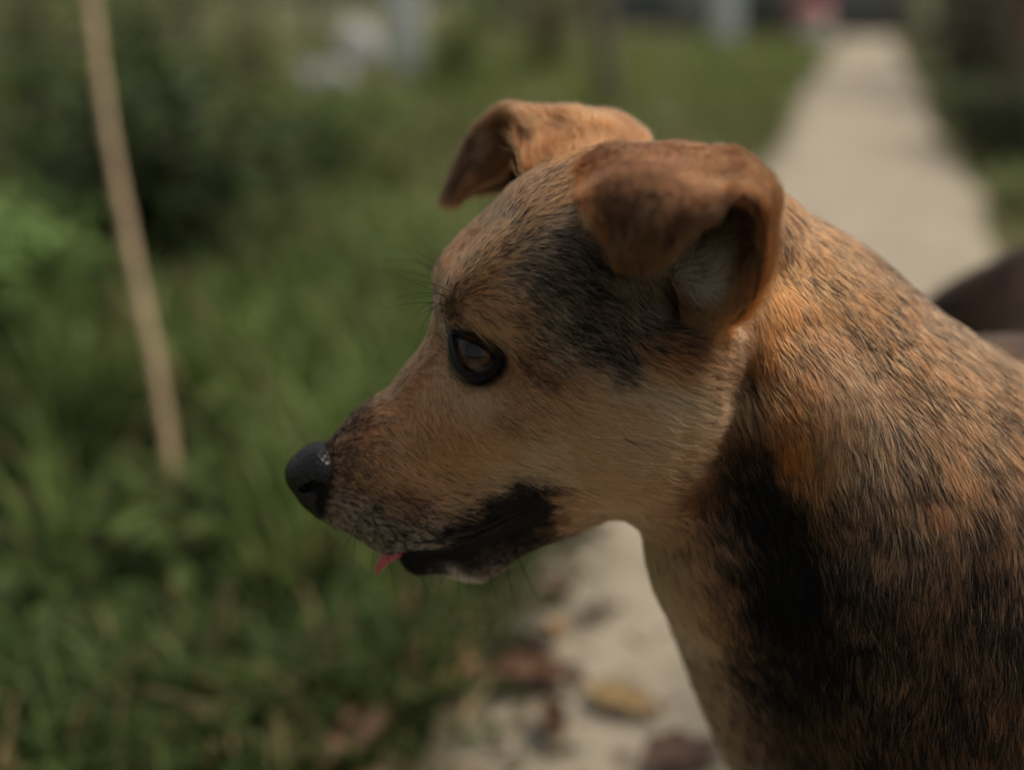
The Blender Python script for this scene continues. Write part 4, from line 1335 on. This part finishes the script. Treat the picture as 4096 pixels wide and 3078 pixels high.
# ------------------------------------------------------------------ fur
m_fur, n, l, b = new_mat('dog_fur')
n.remove(b)
hb = n.new('ShaderNodeBsdfHairPrincipled')
hb.parametrization = 'COLOR'
a_ = n.new('ShaderNodeAttribute'); a_.attribute_name = 'tint'
l.new(a_.outputs['Color'], hb.inputs['Color'])
hb.inputs['Roughness'].default_value = .45
hb.inputs['Radial Roughness'].default_value = .65
hb.inputs['Random Roughness'].default_value = .2
hb.inputs['IOR'].default_value = 1.24
l.new(hb.outputs[0], n['Material Output'].inputs[0])


def make_fur(name, R, N, D, L, lift, C, K, radius, clump=.0035, npt=5, curl=.12, parent=None, clump_amt=.5, tilt=.24):
    """R roots, N normals, D lie directions, L lengths, C light colour, K share of dark: one strand each"""
    M = len(R)
    L = L * rng.uniform(.5, 1.2, M)
    tang = np.cross(N, D)
    jit = rng.normal(0, tilt, M)
    flow = (wobble(R, 260, 11) * .16 + wobble(R, 700, 12) * .10) * np.clip(L / .016, .25, 1)
    d = D * np.cos(jit + flow)[:, None] + tang * np.sin(jit + flow)[:, None]
    lf = np.clip(lift * rng.uniform(.6, 1.5, M), .06, 1.2)
    t = np.linspace(0, 1, npt)
    P = R[:, None, :] + L[:, None, None] * (t[None, :, None] * d[:, None, :] + (lf[:, None] * (t - .55 * t * t)[None])[:, :, None] * N[:, None, :])
    c2 = rng.normal(0, curl, (M, 1)) * (t[None] ** 2)
    P += (c2 * L[:, None])[:, :, None] * tang[:, None, :]
    # tufts: tips of neighbouring strands drawn together
    tip = P[:, -1]
    for cs, amt in ((clump, clump_amt), (clump * 2.4, clump_amt * .45)):
        q = np.floor((R + .0012 * np.stack([wobble(R, 900, 21), wobble(R, 900, 22), wobble(R, 900, 23)], 1)) / cs).astype(np.int64)
        kk = (q[:, 0] * 73856093) ^ (q[:, 1] * 19349663) ^ (q[:, 2] * 83492791)
        _, inv = np.unique(kk, return_inverse=True)
        cnt = np.bincount(inv)
        tip = P[:, -1]
        mean = np.stack([np.bincount(inv, tip[:, k]) / cnt for k in range(3)], 1)[inv]
        mr = np.stack([np.bincount(inv, R[:, k]) / cnt for k in range(3)], 1)[inv]
        # keep each strand's own length: pull towards the tuft's axis
        a = (amt * rng.uniform(.5, 1.2, M))[:, None, None] * (t[None, :, None] ** 1.3)
        P = P + a * (mean - tip)[:, None, :]
        tuft = np.random.default_rng(5).normal(size=len(cnt))[inv]
    # colour: whole dark hairs, or light hairs with dark tips or dark bases
    u = rng.uniform(0, 1, M)
    g = (wobble(R, 190, 31) * .10 + tuft * .12) * np.clip(4 * K * (1 - K), 0, 1) * np.clip((L - .010) / .007, .2, 1)
    kd = np.clip(K + np.where((K > .05) & (K < .97), g, 0), 0, 1)
    lg = (L > .010) & (K < .88)
    wq = np.where(lg, np.clip((.66 - K) / .2, 0, 1), 0)
    dark = u < kd ** 1.1 * (1 - wq) + .8 * kd ** 1.3 * wq
    band = rng.uniform(0, 1, M)
    lc = C * np.clip(1 + .20 * rng.normal(size=(M, 1)) + (.03 + .14 * np.clip(K * 2, 0, 1) * tuft)[:, None] + .05 * wobble(R, 140, 32)[:, None], .35, 1.8)
    pc = np.repeat(lc[:, None, :], npt, 1)
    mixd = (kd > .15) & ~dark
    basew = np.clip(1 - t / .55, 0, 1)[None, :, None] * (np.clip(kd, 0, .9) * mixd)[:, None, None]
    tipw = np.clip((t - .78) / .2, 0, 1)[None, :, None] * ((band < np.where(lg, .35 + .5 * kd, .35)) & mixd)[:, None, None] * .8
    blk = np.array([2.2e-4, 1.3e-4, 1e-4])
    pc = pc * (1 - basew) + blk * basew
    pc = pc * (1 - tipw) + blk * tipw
    dk = blk * 10 ** (rng.uniform(-1, .9, M) + np.where((L > .009) & (K < .72), rng.uniform(0, 1.4, M), 0))[:, None]
    pc[dark] = dk[dark][:, None, :]
    pc = np.clip(pc, 1e-5, .85)
    rad = radius * rng.uniform(.75, 1.25, M)[:, None] * (1 - .80 * t[None] ** 1.6)
    cu = bpy.data.hair_curves.new(name)
    cu.add_curves([npt] * M)
    cu.attributes['position'].data.foreach_set('vector', local(P.reshape(-1, 3)).astype(np.float32).ravel())
    ra = cu.attributes.get('radius') or cu.attributes.new('radius', 'FLOAT', 'POINT')
    ra.data.foreach_set('value', rad.astype(np.float32).ravel())
    ca = cu.attributes.new('tint', 'FLOAT_COLOR', 'POINT')
    rgba = np.ones((M * npt, 4), np.float32); rgba[:, :3] = pc.reshape(-1, 3)
    ca.data.foreach_set('color', rgba.ravel())
    cu.materials.append(m_fur)
    o = bpy.data.objects.new(name, cu)
    col.objects.link(o)
    o.parent = parent or dog
    o['kind'] = 'stuff'
    return o


def scatter(V, Fq, dens):
    """random points on quads; dens = strands per square metre per vertex"""
    T = np.concatenate([Fq[:, [0, 1, 2]], Fq[:, [0, 2, 3]]])
    A = np.linalg.norm(np.cross(V[T[:, 1]] - V[T[:, 0]], V[T[:, 2]] - V[T[:, 0]]), axis=1) / 2
    lam = A * dens[T].mean(1)
    k = rng.poisson(lam)
    ti = np.repeat(np.arange(len(T)), k)
    r1 = np.sqrt(rng.uniform(0, 1, len(ti))); r2 = rng.uniform(0, 1, len(ti))
    w = np.stack([1 - r1, r1 * (1 - r2), r1 * r2], 1)
    return T[ti], w


EAX = -RN * .5 + np.array([0, 0, -1.0]); EAX /= np.linalg.norm(EAX)
EU = np.cross(EAX, [0, 1, 0]); EU /= np.linalg.norm(EU); EV = np.cross(EU, EAX)
_r = L3 - EC
la, lr = np.arctan2(_r @ EV, _r @ EU), np.hypot(_r @ EV, _r @ EU)
_o = np.argsort(la); la, lr = la[_o], lr[_o]


def eye_ratio(P):
    """how far out from the lid opening a point lies: 1 = on the rim"""
    r = P - EC
    q = np.hypot(r @ EV, r @ EU) / np.interp(np.arctan2(r @ EV, r @ EU), la, lr, period=2 * np.pi)
    return np.where((np.linalg.norm(r, axis=1) < .03) & (r @ EAX > -.004), q, 9.0)


if FUR:
    wv = c2w(bv)
    dens = np.full(NB, 5.5e6)
    # the rear and the legs carry fewer, coarser hairs than head and neck
    ahead = np.clip((wv[:, 1] - .70) / .12, 0, 1)
    dens *= 1 - .55 * ahead
    low = np.clip((.30 - wv[:, 2]) / .08, 0, 1)
    dens *= 1 - .75 * low
    dens *= np.where(bL > .011, 1.0, 1)
    dens *= np.where((bv @ RN - M0 @ RN > .075) & (bv[:, 0] < .2), .5, 1)
    er = np.minimum(eye_ratio(bv), eye_ratio(mirror(bv)))
    dens *= np.clip((er - .83) / .06, 0, 1)
    dens *= np.clip((.75 - lm) / .25, 0, 1)
    dn = np.linalg.norm(bv - NT, axis=1)
    dens *= np.clip((dn - .0115) / .003, .0, 1)
    # bare wet lips along the mouth slit
    T, w = scatter(bv, bf, dens)
    I = lambda A: (A[T] * w[:, :, None]).sum(1) if A.ndim == 2 else (A[T] * w).sum(1)
    R = I(bv); N = I(bn); N /= np.linalg.norm(N, axis=1, keepdims=True)
    D, C, K, L, LF = I(bD), I(bC), I(bK), I(bL), I(bLF)
    D -= (D * N).sum(1, keepdims=True) * N
    D /= np.linalg.norm(D, axis=1, keepdims=True) + 1e-9
    coarse = np.clip((I(wv)[:, 1] - .70) / .12, 0, 1)
    L = L * (1 + .15 * coarse)
    # black rim of hair at the lids
    er = np.minimum(eye_ratio(R), eye_ratio(mirror(R)))
    rim = np.clip((1.07 + .05 * wobble(R, 1500, 91) - er) / .06, 0, 1)
    K = np.maximum(K, rim); L = np.where(rim > .2, .003, np.where(er < 1.5, np.minimum(L, .005), L))
    short = L < .0105
    print('strands', len(R), 'short', short.sum())
    s = short
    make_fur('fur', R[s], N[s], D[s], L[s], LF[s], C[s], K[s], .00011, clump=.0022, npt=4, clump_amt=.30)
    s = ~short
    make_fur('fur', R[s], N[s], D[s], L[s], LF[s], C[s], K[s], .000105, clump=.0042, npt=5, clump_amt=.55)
    # ear fur: short outside, long and pale inside
    for e, (v, f, nn, du, uv, m) in enumerate(ears):
        for sgn in (1, -1):
            V = v[:m] if sgn > 0 else v[m:]
            nu, nv2 = 34, 30
            idx = np.arange(m).reshape(nu, nv2)
            q = np.stack([idx[:-1, :-1], idx[:-1, 1:], idx[1:, 1:], idx[1:, :-1]], -1).reshape(-1, 4)
            T, w = scatter(V, q, np.full(m, 5.0e6))
            I = lambda A: (A[T] * w[:, :, None]).sum(1) if A.ndim == 2 else (A[T] * w).sum(1)
            R = I(V); N = I(nn) * sgn; N /= np.linalg.norm(N, axis=1, keepdims=True)
            D = I(du); D -= (D * N).sum(1, keepdims=True) * N; D /= np.linalg.norm(D, axis=1, keepdims=True) + 1e-9
            u, t_ = I(uv)[:, 0], I(uv)[:, 1]
            outer = (sgn < 0)
            if outer:
                w_ = np.clip((u - .42) * 3.5, 0, 1)[:, None]
                C = np.array((.26, .105, .043))[None] * (1 - w_) + np.array((.11, .05, .024))[None] * w_
                edge = np.clip(1 - np.minimum(t_, 1 - t_) * 9, 0, 1)[:, None]
                C = C * (1 - edge * .5) + np.array(ORANGE)[None] * edge * .5
                C = C * (1 + .22 * wobble(np.stack([u * 4, t_ * 38, t_ * 9], 1), 1.0, 61))[:, None].clip(.5, 1.6)
                K = .05 + .16 * w_[:, 0]; L = .0105 + .008 * np.clip(1 - np.minimum(t_, 1 - t_) * 12, 0, 1) * rng.uniform(0, 1, len(R))
            else:
                pale = np.clip((t_ - .72) * 8, 0, 1) * np.clip((.28 - u) * 8, 0, 1) * np.clip((.94 - t_) * 12, 0, 1)
                lobe = np.clip((t_ - .86) * 10, 0, 1) * np.clip((.42 - u) * 6, 0, 1)
                cav = np.clip((.40 - u) * 6, 0, 1)[:, None]
                C = np.array(BROWN)[None] * (1 - cav) + np.array(DEEP)[None] * cav
                C = C * (1 - pale[:, None]) + np.array((.80, .55, .36))[None] * pale[:, None]
                C = C * (1 - lobe[:, None]) + np.array(TAN)[None] * lobe[:, None]
                K = .2 * (1 - .7 * pale) * (1 - lobe); L = .006 + .010 * np.maximum(pale, lobe)
            make_fur('ear_fur', R, N, D, L, np.full(len(R), .42) + (0 if outer else .2), C, K, .00012, clump=.003, npt=4, clump_amt=.35, tilt=.36 if outer else .5)

# ---- whiskers, brow bristles and lashes
m_wh, n, l, b = new_mat('whisker')
b.inputs['Base Color'].default_value = (.006, .005, .005, 1)
b.inputs['Roughness'].default_value = .6
b.inputs['Specular IOR Level'].default_value = .1


def hairs(name, items, r=.00016):
    cu = bpy.data.hair_curves.new(name)
    npt = 9
    cu.add_curves([npt] * len(items))
    P = []
    for a, b_, c in items:
        t = np.linspace(0, 1, npt)[:, None]
        P.append((1 - t) ** 2 * a + 2 * t * (1 - t) * b_ + t * t * c)
    P = np.concatenate(P)
    cu.attributes['position'].data.foreach_set('vector', local(P).astype(np.float32).ravel())
    ra = cu.attributes.get('radius') or cu.attributes.new('radius', 'FLOAT', 'POINT')
    ra.data.foreach_set('value', np.tile(r * (1 - .8 * np.linspace(0, 1, npt)), len(items)).astype(np.float32))
    ca = cu.attributes.new('tint', 'FLOAT_COLOR', 'POINT')
    ca.data.foreach_set('color', np.tile(np.array([.012, .011, .010, 1], np.float32), len(items) * npt))
    cu.materials.append(m_wh)
    o = bpy.data.objects.new(name, cu)
    col.objects.link(o); o.parent = dog
    o['kind'] = 'stuff'
    return o


br = []
for (ax_, ay), (mx, my), (cx, cy) in [((1800, 1200), (1720, 1150), (1580, 1100)), ((1810, 1190), (1690, 1145), (1545, 1210)), ((1790, 1225), (1690, 1190), (1540, 1235)),
                                    ((1760, 1215), (1700, 1245), (1648, 1285)), ((1755, 1218), (1690, 1265), (1678, 1350)), ((1810, 1170), (1730, 1120), (1640, 1125))]:
    a = hit(ax_, ay, mid(ax_, ay, 20))
    s0 = -((a - M0) @ RN) * 1000
    br.append((a, mid(mx, my, s0 + 6), mid(cx, cy, s0 + 12)))
br += [(mirror(a), mirror(b_), mirror(c)) for a, b_, c in br]
hairs('brow_bristles', br, .00016)
wk = []
for ax_, ay, bx, by, cx, cy, o in [(1700, 2040, 1830, 2090, 1950, 2180, 10), (1640, 2090, 1780, 2150, 1900, 2260, 14), (1560, 2110, 1640, 2200, 1700, 2330, 14), (1500, 2090, 1500, 2200, 1480, 2330, 12),
                                  (1620, 2020, 1740, 2060, 1840, 2130, 8), (2020, 2210, 2040, 2350, 2080, 2480, 6), (1950, 2240, 1960, 2330, 2000, 2420, 6), (2060, 2190, 2100, 2300, 2160, 2400, 6),
                                  (2440, 1720, 2540, 1770, 2640, 1850, 6), (1690, 2030, 1850, 2060, 2020, 2140, 14), (1690, 2100, 1800, 2180, 1880, 2300, 16), (1520, 2120, 1560, 2230, 1580, 2370, 16), (1600, 2135, 1650, 2240, 1720, 2380, 16), (1430, 2090, 1420, 2190, 1400, 2300, 14), (1590, 1985, 1740, 2000, 1880, 2060, 12), (1780, 2270, 1760, 2340, 1740, 2410, 6), (1830, 2265, 1830, 2340, 1840, 2420, 6), (1440, 2060, 1400, 2140, 1370, 2220, 12), (1880, 2250, 1870, 2330, 1880, 2400, 6)]:
    a = hit(ax_, ay, mid(ax_, ay, 15))
    s0 = -((a - M0) @ RN) * 1000
    wk.append((a, mid(bx, by, s0 + o * .7), mid(cx, cy, s0 + o)))
wk += [(mirror(a), mirror(b_), mirror(c)) for a, b_, c in wk]
hairs('whiskers', wk, .0002)

# ---- lashes
ls = []
lp_ = loop_pts(1.02)
for i in range(72):
    x, y = lp_[i]
    if y < 1420 and x > 1835 and i % 2 == 0:
        a = L1[i]
        o_ = np.array([(x - 1902) / F * .35, .004 + rng.uniform(-.001, .001), -.004])
        ls.append((a, a + o_ * .5 + np.array([0, 0, -.002]), a + np.array([o_[0], -.0022 + rng.uniform(-.001, .001), -.0055])))
hairs('eyelashes', ls + [(mirror(a), mirror(b_), mirror(c)) for a, b_, c in ls], .00013)

# ---- wet lip edges along the slit
m_lip = noise_mat('lip_skin', [(.3, (.004, .0035, .0035)), (.7, (.012, .009, .009))], scale=600, rough=.28, bump=.5, spec=.3)
for dy in (-26, 26):
    pts = []
    for t in np.linspace(0, 1, 22):
        x = 1600 + t * 500
        y = np.interp(x, [m_[0] for m_ in MOUTH], [m_[1] for m_ in MOUTH]) + dy * (1 - .6 * t)
        h_ = hit(x, y)
        if h_ is not None:
            pts.append(h_ + np.array([0, 0, .0006]))
    pts = np.array(pts)
    for _ in range(4):
        pts[1:-1] = .5 * pts[1:-1] + .25 * (pts[2:] + pts[:-2])
    rr = .0019 * np.sin(np.linspace(.25, np.pi - .25, len(pts))) * (1 + .15 * np.sin(np.arange(len(pts)) * 1.7))
    v, f = tube(pts, rr, 10)
    mesh_obj('lip', local(v), f, m_lip, dog)
    mesh_obj('lip', local(mirror(v)), [q[::-1] for q in f], m_lip, dog)
